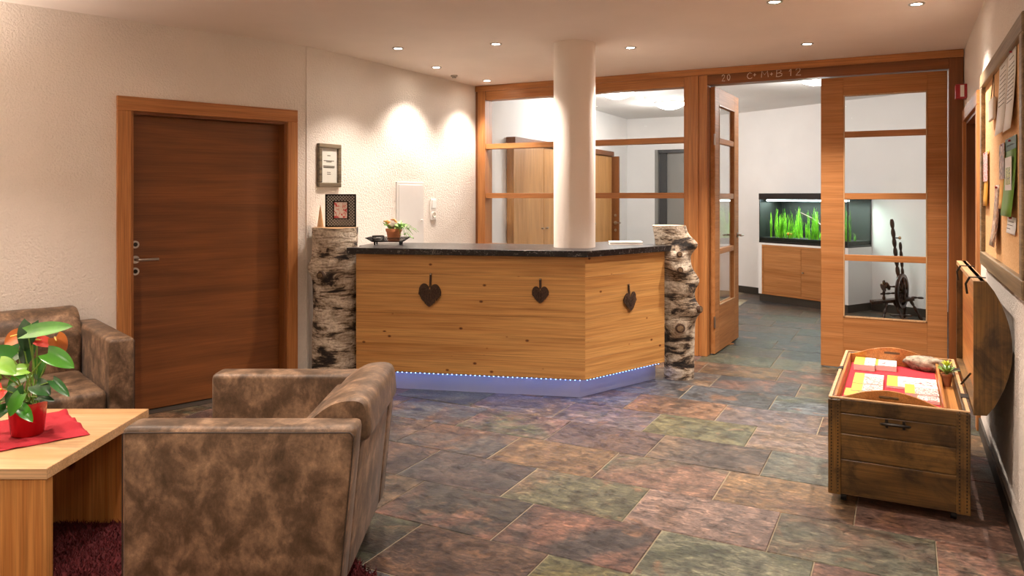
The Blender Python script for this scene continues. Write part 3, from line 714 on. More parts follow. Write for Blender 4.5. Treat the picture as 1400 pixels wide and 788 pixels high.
def local(dx, dy, dz): 
    v = Matrix.Translation(tray.location) @ Matrix.Rotation(A, 4, 'Z') @ Vector((dx, dy, dz)); return v
q = local(-.078, -.012, .026); ch = thing('candle_holder', q, A, 'low round black openwork candle holder on the metal tray', 'candle holder')
mb = MB()
for i in range(26):
    a, b = 2*math.pi*i/26, 2*math.pi*(i+2)/26
    for p, r_ in ((a, b), (b, a)): mb.tube([(.046*math.cos(p), .046*math.sin(p), .004), (.046*math.cos(r_), .046*math.sin(r_), .042)], .0016, 4)
for z in (.003, .043): mb.tube([(.046*math.cos(2*math.pi*i/24), .046*math.sin(2*math.pi*i/24), z) for i in range(24)], .003, 5, closed=True)
mb.build('openwork_cup', M['blackmetal'], ch)
MB().lathe([(.0,.002),(.04,.002),(.04,.028),(.0,.03)], 20).build('candle', M['cream'], ch, 40)
q = local(.042, .006, .026); pot = thing('ivy_pot', q, A, 'terracotta pot of trailing variegated ivy on the metal tray', 'potted plant')
MB().lathe([(.045,0),(.058,.075),(.064,.078),(.064,.1),(.057,.1),(.055,.085),(0,.085)], 24).build('pot', M['terracotta'], pot, 40)
MB().lathe([(0,.088),(.054,.086)], 20).build('soil', M['soil'], pot)
def leaf_mesh(mb, base, d, up, L, Wd, fold=.25, droop=.25, heart=True, ns=8):
    d = Vector(d).normalized(); up = Vector(up); y = up.cross(d)
    if y.length < 1e-4: y = Vector((1,0,0)).cross(d)
    y.normalize(); n = d.cross(y); vs_ = []; base = Vector(base)
    for j in range(ns+1):
        s = j/ns
        hw = Wd*.5*(1.55*(s+.10)**.45*(1-s)**.75 if heart else math.sin(math.pi*(.08+.92*s))**.8)
        for t in (-1, -.5, 0, .5, 1):
            back = (.16*L*(abs(t)**1.2)*(1-s)**4 if heart else 0)
            vs_.append(base + d*(s*L-back) + y*(t*hw) + n*(fold*abs(t)*hw - droop*L*s*s))
    fs = [(j*5+i, j*5+i+1, (j+1)*5+i+1, (j+1)*5+i) for j in range(ns) for i in range(4)]
    mb.add(vs_, fs)
iv = MB(); vine = MB(); rv = random.Random(5)
for k in range(34):
    a = rv.uniform(-.9, 1.6) if k % 3 else rv.uniform(0, 6.28)
    out = rv.uniform(.06, .2 if -.8 < a < .8 else .1); z1 = .1+rv.uniform(-.11, .04) if out > .09 else .12+rv.uniform(-.01,.05)
    pts = [Vector((.03*math.cos(a), .03*math.sin(a), .09)), Vector((.6*out*math.cos(a), .6*out*math.sin(a), .13)), Vector((out*math.cos(a), out*math.sin(a), max(.02, z1)))]
    vine.tube(pts, .0015, 4)
    for j in range(6):
        f_ = rv.random(); p = pts[0].lerp(pts[1], f_*2) if f_ < .5 else pts[1].lerp(pts[2], f_*2-1)
        leaf_mesh(iv, p, (rv.uniform(-1,1), rv.uniform(-1,1), rv.uniform(-.3,.6)), (0,0,1), rv.uniform(.024,.036), .028, ns=3)
iv.build('ivy_leaves', M['ivy'], pot)['kind'] = 'stuff'; vine.build('vine_stems', M['stem'], pot)
q = local(.034, .016, .112); fg = thing('driftwood_figure', q, A, 'small gnarled driftwood animal figure sitting in the ivy pot', 'figurine')
bm = bmesh.new(); bmesh.ops.create_icosphere(bm, subdivisions=3, radius=1)
for v in bm.verts:
    v.co = Vector((v.co.x*.045, v.co.y*.032, v.co.z*.036))*(1+.28*noise.noise(v.co*2.3)); v.co.z += .035
MB().bm(bm).build('body', M['stone'], fg, 60)
bm = bmesh.new(); bmesh.ops.create_icosphere(bm, subdivisions=2, radius=1)
for v in bm.verts: v.co = Vector((v.co.x*.022-.04, v.co.y*.02, v.co.z*.02+.062))*(1+.1*noise.noise(v.co*4))
MB().bm(bm).build('head', M['chest_in'], fg, 60)
MB().tube([(-.05,0,.068),(-.075,0,.072)], [.009,.005], 7).build('snout', M['chest_in'], fg, 60)
MB().tube([(.03,0,.06),(.01,.0,.085),(-.02,0,.082)], [.008,.01,.004], 7).build('branch', M['chest_in'], fg, 60)
q = at_z(855, 334, ZT); bk = thing('guest_book', (q.x, q.y, ZT), A+R(-4), 'thin white guest book lying by the column on the counter', 'book')
MB().rbox(-.13, -.085, 0, .13, .085, .004, .001, 1).build('cover', M['cream'], bk); MB().box(-.125, -.08, .004, .125, .08, .018).build('pages', M['paper'], bk); MB().rbox(-.13, -.085, .018, .13, .085, .022, .001, 1).build('cover', M['white'], bk)
# on the left log
TL = Vector((bx, by, 1.203))
pf = thing('lattice_photo_frame', TL+Vector((*cw(.045, -.02), 0))*1.0, A+R(2), 'square black lattice photo frame standing on the thick birch log', 'photo frame')
Wf, Hf = .232, .25
back = MB().rbox(-Wf/2, .012, .0, Wf/2, .018, Hf, .001, 1).build('back_panel', M['paper'], pf)
fr = MB()
for a, b, c_, d_ in ((-Wf/2,0,Wf/2,.010),(-Wf/2,Hf-.01,Wf/2,Hf),(-Wf/2,0,-Wf/2+.01,Hf),(Wf/2-.01,0,Wf/2,Hf),(-.055,.06,.055,.068),(-.055,.19,.055,.198),(-.058,.06,-.05,.198),(.05,.06,.058,.198)): fr.box(a, 0, b, c_, .012, d_)
fr.build('frame_edge', M['blackmetal'], pf)
lt = MB(); stp = .0225
for i in range(-14, 24):
    for sg in (1, -1):
        pts = []
        for k in range(60):
            z = k*Hf/59; xx = -Wf/2+i*stp + (z if sg > 0 else Hf-z)
            ok = -Wf/2+.004 < xx < Wf/2-.004 and not (-.055 < xx < .055 and .062 < z < .196)
            if ok: pts.append((xx, .006, z))
            if (not ok or k == 59) and len(pts) > 1: lt.tube([pts[0], pts[-1]], .0024, 4); pts = []
            elif not ok: pts = []
lt.build('lattice', M['blackmetal'], pf)
MB().box(-.05, .004, .068, .05, .010, .19).build('photo', M['pic3'], pf)
MB().tube([(0,.018,.18),(0,.09,.003)], .006, 6).build('stand', M['blackmetal'], pf)
q = TL+Vector((*cw(-.118, .02), 0)); co = MB().lathe([(.026,0),(.0225,.02),(.012,.095),(.001,.17)], 20).build('wooden_cone', M['paleZ'], None, 50); co.location = q
tag(co, 'slim pale wooden cone beside the lattice photo frame', 'ornament')
# things on the wall behind the counter
def onB(px):
    r = Vector(ray(px)); den = bdn.x*r.y-bdn.y*r.x; t = -(P0.x*r.y-P0.y*r.x)/den
    p = P0+bdn*t; return t, -SA*p.x+CA*p.y
def wallB(name, px0, px1, py0, py1, label, cat):
    t0, D0 = onB(px0); t1, D1 = onB(px1); D = (D0+D1)/2; z1, z0 = z_at(py0, D), z_at(py1, D)
    p = P0+bdn*(t0+t1)/2; t = thing(name, (p.x, p.y, z0), ABt+math.pi, label, cat); return t, (t1-t0), z1-z0     # local x runs left..., +y into the room
def frame_bars(t, w_, h_, bw, dp, mat, y=0):
    for a, b, c_, d_, m_ in ((-w_/2,0,w_/2,bw,0),(-w_/2,h_-bw,w_/2,h_,0),(-w_/2,bw,-w_/2+bw,h_-bw,1),(w_/2-bw,bw,w_/2,h_-bw,1)):
        MB().rbox(a, y, b, c_, y+dp, d_, .006, 2).build('frame_bar', mat, t)
t, w_, h_ = wallB('framed_certificate', 431, 465, 197, 256, 'framed printed certificate on the wall above the birch log', 'picture')
w_ = .25
frame_bars(t, w_, h_, .034, .03, M['bronze']); MB().box(-w_/2+.03, .004, .03, w_/2-.03, .010, h_-.03).build('sheet', M['cream'], t)
tx = MB()
for k, (z, hw) in enumerate(((.72,.018),(.6,.058),(.575,.03),(.48,.065),(.455,.065),(.44,.06),(.33,.02),(.29,.02))): tx.box(-hw, .010, z*h_, hw, .0106, z*h_+.006)
tx.build('printed_text', M['ink'], t)
MB().box(-w_/2+.03, .014, .03, w_/2-.03, .016, h_-.03).build('glazing', M['glass'], t)
t, w_, h_ = wallB('wall_cabinet_door', 541, 578, 249, 345, 'white flush service hatch in the wall behind the counter', 'hatch')
MB().rbox(-w_/2, 0, 0, w_/2, .012, h_, .003, 1).build('hatch_frame', M['hatch'], t); MB().rbox(-w_/2+.025, .012, .02, w_/2-.025, .018, h_-.025, .003, 1).build('hatch_leaf', M['hatch'], t)
MB().lathe([(.0,.02),(.011,.018),(.008,.004),(.008,0)][::-1], 14, M=Matrix.Translation((-w_/2+.045, .018, h_*.45)) @ Matrix.Rotation(R(-90), 4, 'X')).build('knob', M['white'], t, 50)
t, w_, h_ = wallB('light_switch', 586.5, 596.5, 272, 301, 'white double switch and socket beside the service hatch', 'switch')
MB().rbox(-.042, 0, 0, .042, .012, h_, .003, 2).build('plate', M['white'], t); MB().rbox(-.028, .012, h_*.56, .028, .020, h_*.94, .002, 1).build('rocker', M['white'], t)
MB().lathe([(.028,0),(.028,.012),(.022,.012),(.02,.004),(0,.004)], 20, M=Matrix.Translation((0, .010, h_*.26)) @ Matrix.Rotation(R(-90), 4, 'X')).build('socket', M['cream'], t, 40)
# red alarm box at the corner
t = thing('fire_alarm_box', (XR, 6.55, 0), 0, 'small red call point with a white label high in the corner by the doors', 'alarm')
MB().rbox(-.075, -.05, 2.165, 0, .05, 2.27, .004, 2).build('housing', M['red'], t); MB().box(-.045, -.052, 2.175, -.02, -.05, 2.262).build('label_strip', M['paper'], t)

# ================================================================== SEATING
def armchair(name, loc, rz, label, group, Wd=.863, Dp=.772, H=.68, HB=.735, lean=.055, cat='armchair'):
    t = thing(name, loc, rz, label, cat, group); hd, hw = Dp/2, Wd/2; zb_ = .115; aw = .125
    def sh(o):                                          # rear leans back towards the top
        for v in o.data.vertices:
            u = max(0, min(1, (hd*.2-v.co.x)/(hd*1.2))); v.co.x += lean*u*(1-(v.co.z-zb_)/(H-zb_))
        return o
    for s in (1, -1):
        y0, y1 = (hw-aw, hw) if s > 0 else (-hw, -hw+aw)
        a = MB(); bm = bmesh.new(); bmesh.ops.create_grid(bm, x_segments=1, y_segments=1, size=.1); bm.free()
        a.rbox(-hd, y0, zb_, hd, y1, H, .022, 3); ar = a.build('armrest', M['leather'], t, 50); sh(ar)
        yo = hw*s; yi = y0 if s > 0 else y1
        for yy in (yo-s*.0015, ):
            p = MB().tube([(hd-.004, yy, zb_+.03), (hd-.004, yy, H-.022), (hd-.022, yy, H-.018), (-hd+.02, yy, H-.018), (-hd+.004, yy, H-.03), (-hd+.004, yy, zb_+.03)], .0024, 6)
            sh(p.build('piping', M['stitch'], ar, 60))
    iw = hw-aw
    b = MB(); b.rbox(-hd+.002, -iw+.002, zb_, -hd+.15, iw-.002, H-.06, .02, 3); sh(b.build('backrest', M['leather'], t, 50))
    # rolled head cushion
    prof = [(-hd-.012, H-.085), (-hd-.020, H-.01), (-hd-.008, HB-.012), (-hd+.03, HB+.004), (-hd+.10, HB-.006), (-hd+.165, HB-.045), (-hd+.20, H-.03), (-hd+.205, H-.10), (-hd+.10, H-.11)]
    n = len(prof); sub = []
    for i in range(n):                                   # smooth the profile
        p0, p1, p2, p3 = prof[i-1], prof[i], prof[(i+1)%n], prof[(i+2)%n]
        for k in range(4):
            u = k/4; sub.append(tuple(.5*((2*p1[c])+(-p0[c]+p2[c])*u+(2*p0[c]-5*p1[c]+4*p2[c]-p3[c])*u*u+(-p0[c]+3*p1[c]-3*p2[c]+p3[c])*u**3) for c in (0, 1)))
    ys = [-iw+.001, -iw+.012, -iw+.03] + [-iw+.03+(2*iw-.06)*k/8 for k in range(1, 8)] + [iw-.03, iw-.012, iw-.001]
    cx_ = sum(p[0] for p in sub)/len(sub); cz_ = sum(p[1] for p in sub)/len(sub); vs_ = []; m = len(sub)
    for j, y in enumerate(ys):
        k = [.90, .97, 1.0][min(j, 2, len(ys)-1-j)] if min(j, len(ys)-1-j) < 3 else 1.0
        for x, z in sub: vs_.append((cx_+(x-cx_)*k, y, cz_+(z-cz_)*k + .004*noise.noise(Vector((y*5, x*8, 1)))))
    fs = [(j*m+i, j*m+(i+1)%m, (j+1)*m+(i+1)%m, (j+1)*m+i) for j in range(len(ys)-1) for i in range(m)] + [tuple(range(m)), tuple(range((len(ys)-1)*m, len(ys)*m))[::-1]]
    MB().add(vs_, fs).build('head_cushion', M['leather'], t, 60)
    # inner back cushion and seat
    MB().rbox(-hd+.14, -iw+.004, .36, -hd+.24, iw-.004, H-.03, .035, 3).build('back_cushion', M['leather'], t, 50)
    s_ = MB().rbox(-hd+.15, -iw+.004, .22, hd-.01, iw-.004, .42, .04, 3).build('seat_cushion', M['leather'], t, 50)
    MB().rbox(-hd+.12, -iw+.003, zb_+.01, hd-.02, iw-.003, .22, .008, 2).build('seat_base', M['leather'], t, 50)
    for sx in (1, -1):
        for sy in (1, -1): MB().cyl((sx*(hd-.12), sy*(hw-.10), .0), (sx*(hd-.12), sy*(hw-.10), zb_+.01), .022, .024, 16).build('leg', M['chrome'], t, 40)
    return t
cx_, cy_ = cw(-.897, 2.91)
armchair('armchair', (cx_, cy_, 0), A+math.pi, 'mottled brown suede armchair with its back to the open slate floor', 'suede seats')
# sofa seat by the door wall: right arm front corner
fr_ = Vector((.681, -.732)); fr_ = Vector((math.sin(R(-41)), math.cos(R(-41))))*-1       # facing direction in camera axes
al = Vector((-fr_.y, fr_.x))                                                              # along the seat
Wd2, Dp2 = .95, .85
corner = Vector((-2.115, 3.99))                                                            # inner/front corner of the right arm
side = Vector((fr_.y, -fr_.x)) if False else al
if side.y > 0: side = -side                                                               # towards the near end
cen = corner - fr_*(Dp2/2) + side*(Wd2/2-.115)
X_, Y_ = cw(cen.x, cen.y)
armchair('armchair', (X_, Y_, 0), math.atan2(fr_.y, fr_.x)+A, 'mottled brown suede armchair against the wall by the brown door', 'suede seats', Wd2, Dp2, .68, .77, .02)

# coffee table: local x right, y away, origin at its near right corner
tb0 = cw(-1.654, 2.686); TZ = .47
tb = thing('coffee_table', (*tb0, 0), A, 'pale wooden slab coffee table with board legs', 'coffee table')
TWd, TDp = .86, .757
MB().rbox(-TWd, 0, TZ-.04, 0, TDp, TZ, .003, 2).build('table_top', M['paleX'], tb)
MB().rbox(-TWd, 0.004, .012, -.004, .044, TZ-.04, .002, 1).build('leg_board', M['leg_wood'], tb)
MB().rbox(-TWd, TDp-.15, .012, -.004, TDp-.11, TZ-.04, .002, 1).build('leg_board', M['leg_wood'], tb)
# cloth with soft folds
cc = Vector((-2.02+0, 3.04)); e1 = Vector((-.667, .745)); e2_ = Vector((-.745, -.667)); S1, S2 = .46, .50; n = 36
o0 = Vector((-1.709, 3.06)); vs_ = []
for j in range(n+1):
    for i in range(n+1):
        p = o0+e1*(S1*i/n)+e2_*(S2*j/n); x, y = cw(p.x, p.y)
        fold = max(0, noise.noise(Vector((i*.16, j*.16, 2.5)))-.15)*.035 * (1 if 3 < i < n-2 else .3) + .0015
        vs_.append((x, y, TZ+.0012+fold*(0 if (p-Vector((-1.97,3.06))).length < .085 else 1)))
cl = MB().add(vs_, [(j*(n+1)+i, j*(n+1)+i+1, (j+1)*(n+1)+i+1, (j+1)*(n+1)+i) for j in range(n) for i in range(n)]).build('table_cloth', M['redcloth'], None, 60)
sm = cl.modifiers.new('thickness', 'SOLIDIFY'); sm.thickness = .0012; sm.offset = 1
tag(cl, 'square red linen cloth under the flowerpot', 'cloth')
# anthurium
px_, py_ = cw(-1.965, 3.065)
an = thing('potted_anthurium', (px_, py_, TZ+.004), A, 'anthurium with glossy leaves and red flowers in a red pot', 'potted plant')
MB().lathe([(0,0),(.054,0),(.058,.004),(.071,.128),(.073,.134),(.068,.134),(.064,.118),(0,.118)], 32).build('pot', M['redpot'], an, 40)
MB().lathe([(0,.122),(.066,.118)], 20).build('soil', M['soil'], an)
PXM = 3.065/F
def P(px, py, dy=0): return Vector(((px-37.5)*PXM*(1+dy/3.065), dy, (595-py)*PXM*1.0 - .0 + dy*.10))
LV = [  # base px, tip px, depth, width, material, droop
 ((42,455),(102,443),-.02,.088,'leaf',.05),((36,447),(33,478),.03,.10,'leafdark',.1),((76,480),(113,491),-.05,.095,'leaf',.15),((90,513),(116,527),-.08,.05,'leafdark',.1),
 ((62,521),(83,526),-.06,.085,'leafdark',.2),((42,522),(44,547),-.09,.085,'leafdark',.2),((55,527),(48,545),-.12,.07,'leaf',.2),((18,540),(15,571),-.12,.085,'leaf',.2),
 ((25,487),(-6,478),-.04,.12,'leaf',.15),((16,490),(42,497),-.08,.09,'leaflime',.15),((27,480),(28,500),.06,.08,'leafdark',.1),((14,505),(-10,500),-.06,.09,'leaflime',.1),
 ((16,520),(-14,530),-.08,.10,'leaf',.2),((12,535),(-16,556),-.06,.10,'leaf',.3),((60,540),(84,538),-.04,.04,'leafdark',.2),((8,492),(-14,500),.08,.11,'leafdark',.1),
 ((40,505),(30,503),-.02,.07,'leaflime',.2),((48,498),(50,512),.04,.07,'leaf',.2),((30,548),(8,560),-.10,.07,'leafdark',.3),((50,546),(66,552),-.10,.06,'leaf',.3),((34,515),(20,522),.02,.08,'leaf',.2)]
for b_, t_, dy, wd_, m_, dr in LV:
    p, q = P(*b_, dy), P(*t_, dy-.03); d = q-p; L_ = max(d.length, .075)
    mb = MB(); up = Vector((.15, -.75, .65)); leaf_mesh(mb, p, d, up, L_*1.12, wd_, .3, dr, True, 10)
    o = mb.build('leaf', M[m_], an, 60)
    g = Vector((random.uniform(-.03,.03), random.uniform(-.03,.03), .12)); m2 = (g+p)/2+Vector(((p.x-g.x)*-.12, 0, .02))
    MB().tube([g, m2, p], [.0035,.003,.0025], 6).build('stalk', M['stem'], o, 60)
for b_, t_, dy, wd_, m_ in (((46,468),(72,473),.02,.06,'spathe'),((22,462),(4,472),.03,.085,'spatheold'),((76,463),(92,478),-.0,.085,'spatheold'),((35,517),(19,531),-.14,.085,'spathe'),((2,528),(12,548),-.10,.05,'spathe')):
    p, q = P(*b_, dy), P(*t_, dy-.02); d = q-p
    mb = MB(); leaf_mesh(mb, p, d, Vector((.1,-.8,.5)), max(d.length,.05)*1.1, wd_, .25, .1, True, 8); o = mb.build('flower', M[m_], an, 60)
    MB().tube([p+Vector((0,-.006,.002)), p.lerp(q,.45)+Vector((0,-.022,.012))], [.004,.0025], 6).build('spadix', M['yellow'], o, 60)
    g = Vector((random.uniform(-.02,.02), random.uniform(-.02,.02), .12)); MB().tube([g, (g+p)/2+Vector((.008,0,.01)), p], .0025, 6).build('stalk', M['stem'], o, 60)

# shaggy rug aligned with the door wall
rc = Vector((-1.77, 2.72)); rn = Vector((.732, .681)); rt = Vector((.681, -.732))
rx, ry = cw(rc.x, rc.y); rug_rz = math.atan2(rt.y, rt.x)+A
rug = thing('shaggy_rug', (rx, ry, 0), rug_rz, 'dark red shaggy rug under the coffee table and armchair', 'rug')
hx_, hy_ = 1.0, 1.0
MB().rbox(-hx_, -hy_, .002, hx_, hy_, .012, .004, 1).build('rug_backing', M['rug'], rug)
rr = random.Random(11); vs_ = []; fs = []
for k in range(60000):
    x, y = rr.uniform(-hx_-.01, hx_+.01), rr.uniform(-hy_-.01, hy_+.01)
    h = rr.uniform(.014, .03); a = rr.uniform(0, 6.28); dx, dy = math.cos(a)*.004, math.sin(a)*.004; lx, ly = rr.gauss(0,.011), rr.gauss(0,.011)
    o = len(vs_); vs_ += [(x-dx,y-dy,.008),(x+dx,y+dy,.008),(x+lx,y+ly,.008+h)]; fs.append((o,o+1,o+2))
me = bpy.data.meshes.new('rug_pile'); me.from_pydata(vs_, [], fs); me.materials.append(M['rug']); o = bpy.data.objects.new('rug_pile', me); col.objects.link(o); o.parent = rug; o['kind'] = 'stuff'

# ================================================================== CHEST
X0, X1, Y0, Y1, CZ0, CZ1 = -.311, .258, 3.83, 5.02, .05, .495
ch = thing('wooden_chest', (X0, Y0, 0), 0, 'old wooden trunk with its rounded lid open, holding brochures', 'chest')
cwid, clen = X1-X0, Y1-Y0
# short near end: three horizontal boards, corner posts; long sides and back
zz = [CZ0, .215, .335, .43, CZ1]
for a, b in zip(zz[:-1], zz[1:]):
    MB().rbox(.002, .0, a+.0008, cwid-.002, .024, b-.0008, .003, 1).build('end_board', M['chestX'], ch)
    MB().rbox(.002, clen-.024, a+.0008, cwid-.002, clen, b-.0008, .003, 1).build('end_board', M['chestX'], ch)
    for x in (0, cwid-.024): MB().rbox(x, .024, a+.0008, x+.024, clen-.024, b-.0008, .003, 1).build('side_board', M['chestY'], ch)
for x in (-.002, cwid-.052): MB().rbox(x, -.006, CZ0-.002, x+.054, .004, CZ1-.004, .003, 1).build('edge_strip', M['chestZ'], ch)
nl = MB()
for x in (.012, .040, cwid-.04, cwid-.012):
    for k in range(30): z = CZ0+.015+k*.0148; nl.lathe([(0,.003),(.0028,.002),(.0035,0)][::-1], 6, M=Matrix.Translation((x, -.006, z)) @ Matrix.Rotation(R(90), 4, 'X'))
nl.build('nail_heads', M['rusty'], ch)
MB().box(.02, .02, CZ0, cwid-.02, clen-.02, CZ0+.02).build('bottom_board', M['chestY'], ch)
rimm = MB(); rimm.box(0,0,CZ1,cwid,.012,CZ1+.006).box(0,clen-.012,CZ1,cwid,clen,CZ1+.006).box(0,.012,CZ1,.014,clen-.012,CZ1+.006).box(cwid-.014,.012,CZ1,cwid,clen-.012,CZ1+.006); rimm.build('worn_rim', M['paleX'], ch)
for x in (.06, cwid-.06):
    for y in (.07, clen-.07):
        MB().cyl((x-.012, y, .022), (x+.012, y, .022), .022, n=14).build('castor', M['black'], ch, 40)
# bail handle standing straight out
hz = .405; hxm = cwid*.49
hp = MB().rbox(hxm-.045, -.010, hz-.006, hxm+.045, -.004, hz+.006, .002, 1).build('handle_plate', M['rusty'], ch)
MB().tube([(hxm-.035,-.01,hz),(hxm-.058,-.03,hz+.004),(hxm-.05,-.055,hz+.010),(hxm-.02,-.075,hz+.015),(hxm+.02,-.075,hz+.015),(hxm+.05,-.055,hz+.010),(hxm+.058,-.03,hz+.004),(hxm+.035,-.01,hz)], .0055, 8).build('bail', M['rusty'], hp, 60)
for x in (hxm-.035, hxm+.035): MB().cyl((x, -.008, hz-.016), (x, -.008, hz+.02), .006, n=8).build('eye', M['rusty'], hp, 40)
lk = MB().rbox(-.006, clen*.52, CZ1-.1, 0, clen*.52+.09, CZ1+.004, .003, 1).build('lock_plate', M['rusty'], ch)
MB().rbox(.0, clen*.52+.015, CZ1+.004, .02, clen*.52+.075, CZ1+.010, .002, 1).build('lock_latch', M['rusty'], lk)
# barrel lid standing open, hollow
LZ0, LZ1, LB = CZ1-.002, 1.07, .138
lid = thing('lid_pivot', (0,0,0), 0, None, None); bpy.data.objects.remove(lid)
def lid_x(u): return LB*math.sin(math.pi*(.06+.88*u))**.75
nz = 14; hx0 = cwid+.012
prof = [(hx0+.045+ (LB-.045)*math.sin(math.pi*k/nz)**.8, LZ0+(LZ1-LZ0)*k/nz) for k in range(nz+1)]
for k in range(0, nz, 2):                                       # staves of the barrel
    p0, p1, p2 = prof[k], prof[k+1], prof[k+2]
    vs_ = []; th = .018
    for yy in (.004, clen-.004):
        for (x, z) in (p0, p1, p2): vs_.append((x, yy, z))
        for (x, z) in (p2, p1, p0): vs_.append((x-th, yy, z))
    MB().add(vs_, [(0,1,2,3,4,5)[::-1], (6,7,8,9,10,11)] + [(i, (i+1)%6, 6+(i+1)%6, 6+i) for i in range(6)]).build('lid_stave', M['chestY'], ch)
for yy in (-.005, clen-.017):
    poly = [(hx0, LZ0-.004)] + [(x+.004, z) for x, z in prof] + [(hx0, LZ1)]
    v1 = [(x, yy, z) for x, z in poly]; v2 = [(x, yy+.022, z) for x, z in poly]; n_ = len(poly)
    MB().add(v1+v2, [tuple(range(n_)), tuple(range(n_, 2*n_))[::-1]] + [(i, n_+i, n_+(i+1)%n_, (i+1)%n_) for i in range(n_)]).build('lid_end', M['chestZ'], ch)
MB().box(hx0, .022, LZ1-.02, hx0+.05, clen-.022, LZ1).build('lid_edge', M['paleY'], ch); MB().box(hx0, .022, LZ0, hx0+.05, clen-.022, LZ0+.02).build('lid_edge', M['chestY'], ch)
MB().box(hx0+.03, .022, LZ0+.02, hx0+.036, clen-.022, LZ1-.02).build('lid_lining', M['chest_in'], ch)
for yy in (.16, .78):
    st = MB().box(hx0-.002, yy, LZ1-.0005, hx0+.06, yy+.03, LZ1+.003).build('lid_strap', M['rusty'], ch)
    MB().tube([(hx0-.002, yy+.015, LZ1+.002), (hx0-.018, yy+.015, LZ1-.03), (hx0-.012, yy+.015, LZ1-.075)], .005, 6).build('hasp', M['rusty'], st, 60)
MB().tube([(cwid-.005, .55, CZ1), (hx0+.02, .46, CZ1+.08)], .005, 6).build('lid_stay', M['rusty'], ch, 60)
for yy in (.25, .85): MB().rbox(cwid-.02, yy, CZ1+.004, hx0+.01, yy+.08, CZ1+.009, .002, 1).build('hinge', M['rusty'], ch)
# tray insert with wavy ends
TX0, TX1, TY0, TY1, TZ0 = .020, cwid-.085, .030, clen-.035, .44
ty = thing('wooden_tray', (X0, Y0, 0), 0, 'wooden serving tray with wavy ends set into the open trunk', 'tray')
tf = MB().box(TX0, TY0, TZ0-.01, TX1, TY1, TZ0).build('tray_floor', M['chest_in'], ty)
for nm, y in (('tray_end', TY0), ('tray_end', TY1-.014)):
    n_ = 28; poly = []
    for k in range(n_+1):
        u = k/n_; poly.append((TX0+(TX1-TX0)*u, CZ1-.004+.012+.055*math.exp(-((u-.5)/.2)**2)-.012*math.cos(u*4*math.pi)))
    v1 = [(TX0, y, TZ0-.01)] + [(x, y, z) for x, z in poly] + [(TX1, y, TZ0-.01)]; v2 = [(a, b+.014, c_) for a, b, c_ in v1]; m_ = len(v1)
    e = MB().add(v1+v2, [tuple(range(m_)), tuple(range(m_, 2*m_))[::-1]] + [(i, m_+i, m_+(i+1)%m_, (i+1)%m_) for i in range(m_)]).build(nm, M['chest_in'], ty)
    xm = (TX0+TX1)/2; g = MB(); g.rbox(xm-.045, y-.0015 if y < .5 else y-.002, CZ1+.010, xm+.045, y+.0155, CZ1+.030, .009, 3); g.build('grip_hole', M['chestX'], e)
for x in (TX0, TX1-.012): MB().rbox(x, TY0+.014, TZ0-.01, x+.012, TY1-.014, CZ1+.002, .002, 1).build('tray_side', M['chest_in'], ty)
MB().box(TX1+.002, TY0, TZ0-.02, cwid-.026, TY1, TZ0-.01).build('side_ledge', M['chest_in'], ty)
cl2 = MB().rbox(TX0+.016, TY0+.02, TZ0+.0003, TX1-.016, TY1-.02, TZ0+.0025, .001, 1).build('tray_cloth', M['redcloth']); cl2.location = (X0, Y0, 0); tag(cl2, 'red cloth lining the wooden tray in the trunk', 'cloth')
def crop(x, y): return 1140+x/7, 460+y/7
ZC = TZ0+.003
def brochure(box, h, picm, label, split=.33):
    a, b, c_, d_ = box
    p00, p10, p01 = at_z(*crop(a, d_), ZC+h), at_z(*crop(c_, d_), ZC+h), at_z(*crop(a, b), ZC+h)
    xa, xb = max(p00.x, X0+TX0+.018), min(p10.x, X0+TX1-.018); ya = max(p00.y, Y0+TY0+.022); yb = min(max(p01.y, ya+.075), Y0+TY1-.02)
    t = thing('brochure_stack', ((xa+xb)/2, (ya+yb)/2, ZC), 0, label, 'brochures', 'brochures in the tray'); w2, l2 = (xb-xa)/2, (yb-ya)/2
    MB().rbox(-w2, -l2, 0, w2, l2, h, .001, 1).build('paper_stack', M['paper'], t)
    MB().box(-w2, -l2, h, -w2+2*w2*split, l2, h+.0006).build('yellow_panel', M['yellow'], t); MB().box(-w2+2*w2*split, -l2, h, w2, l2*.5, h+.0006).build('cover_photo', M[picm], t)
brochure((190,175,395,265), .034, 'pic3', 'red and white brochure stack at the tray end away from the handle', .5)
brochure((398,200,600,275), .03, 'pic3', 'red and white brochure stack beside the stone', .12)
brochure((180,345,472,440), .022, 'pic1', 'town-picture brochure stack in the middle of the tray by the lock', .35)
brochure((163,425,468,510), .018, 'pic1', 'town-picture brochure stack second from the handle end, lock side', .35)
brochure((95,490,430,560), .012, 'pic2', 'green meadow brochure at the handle end of the tray', .4)
brochure((505,372,1120,470), .012, 'pic3', 'wide pale brochure across the middle of the tray by the lid', .22)
brochure((680,455,1140,540), .02, 'pic1', 'town-picture brochure stack on the lid side of the tray', .3)
brochure((800,548,1150,610), .014, 'pic1', 'town-picture brochure at the handle end on the lid side', .02)
q = at_z(*crop(890, 350), ZC); bm = bmesh.new(); bmesh.ops.create_icosphere(bm, subdivisions=4, radius=1)
for v in bm.verts:
    k = 1+.22*noise.noise(v.co*1.7+Vector((3,1,2)))+.07*noise.noise(v.co*7)+.03*noise.noise(v.co*18); v.co = Vector((v.co.x*.115*k, v.co.y*.06*k, max(v.co.z*.045*k, -.036)+.036))
stn = MB().bm(bm).build('stone', M['stone'], None, 60); stn.location = (q.x, q.y+.07, ZC); stn.rotation_euler = (0,0,R(-22)); tag(stn, 'rough pale rock lying on the brochures tray', 'stone')
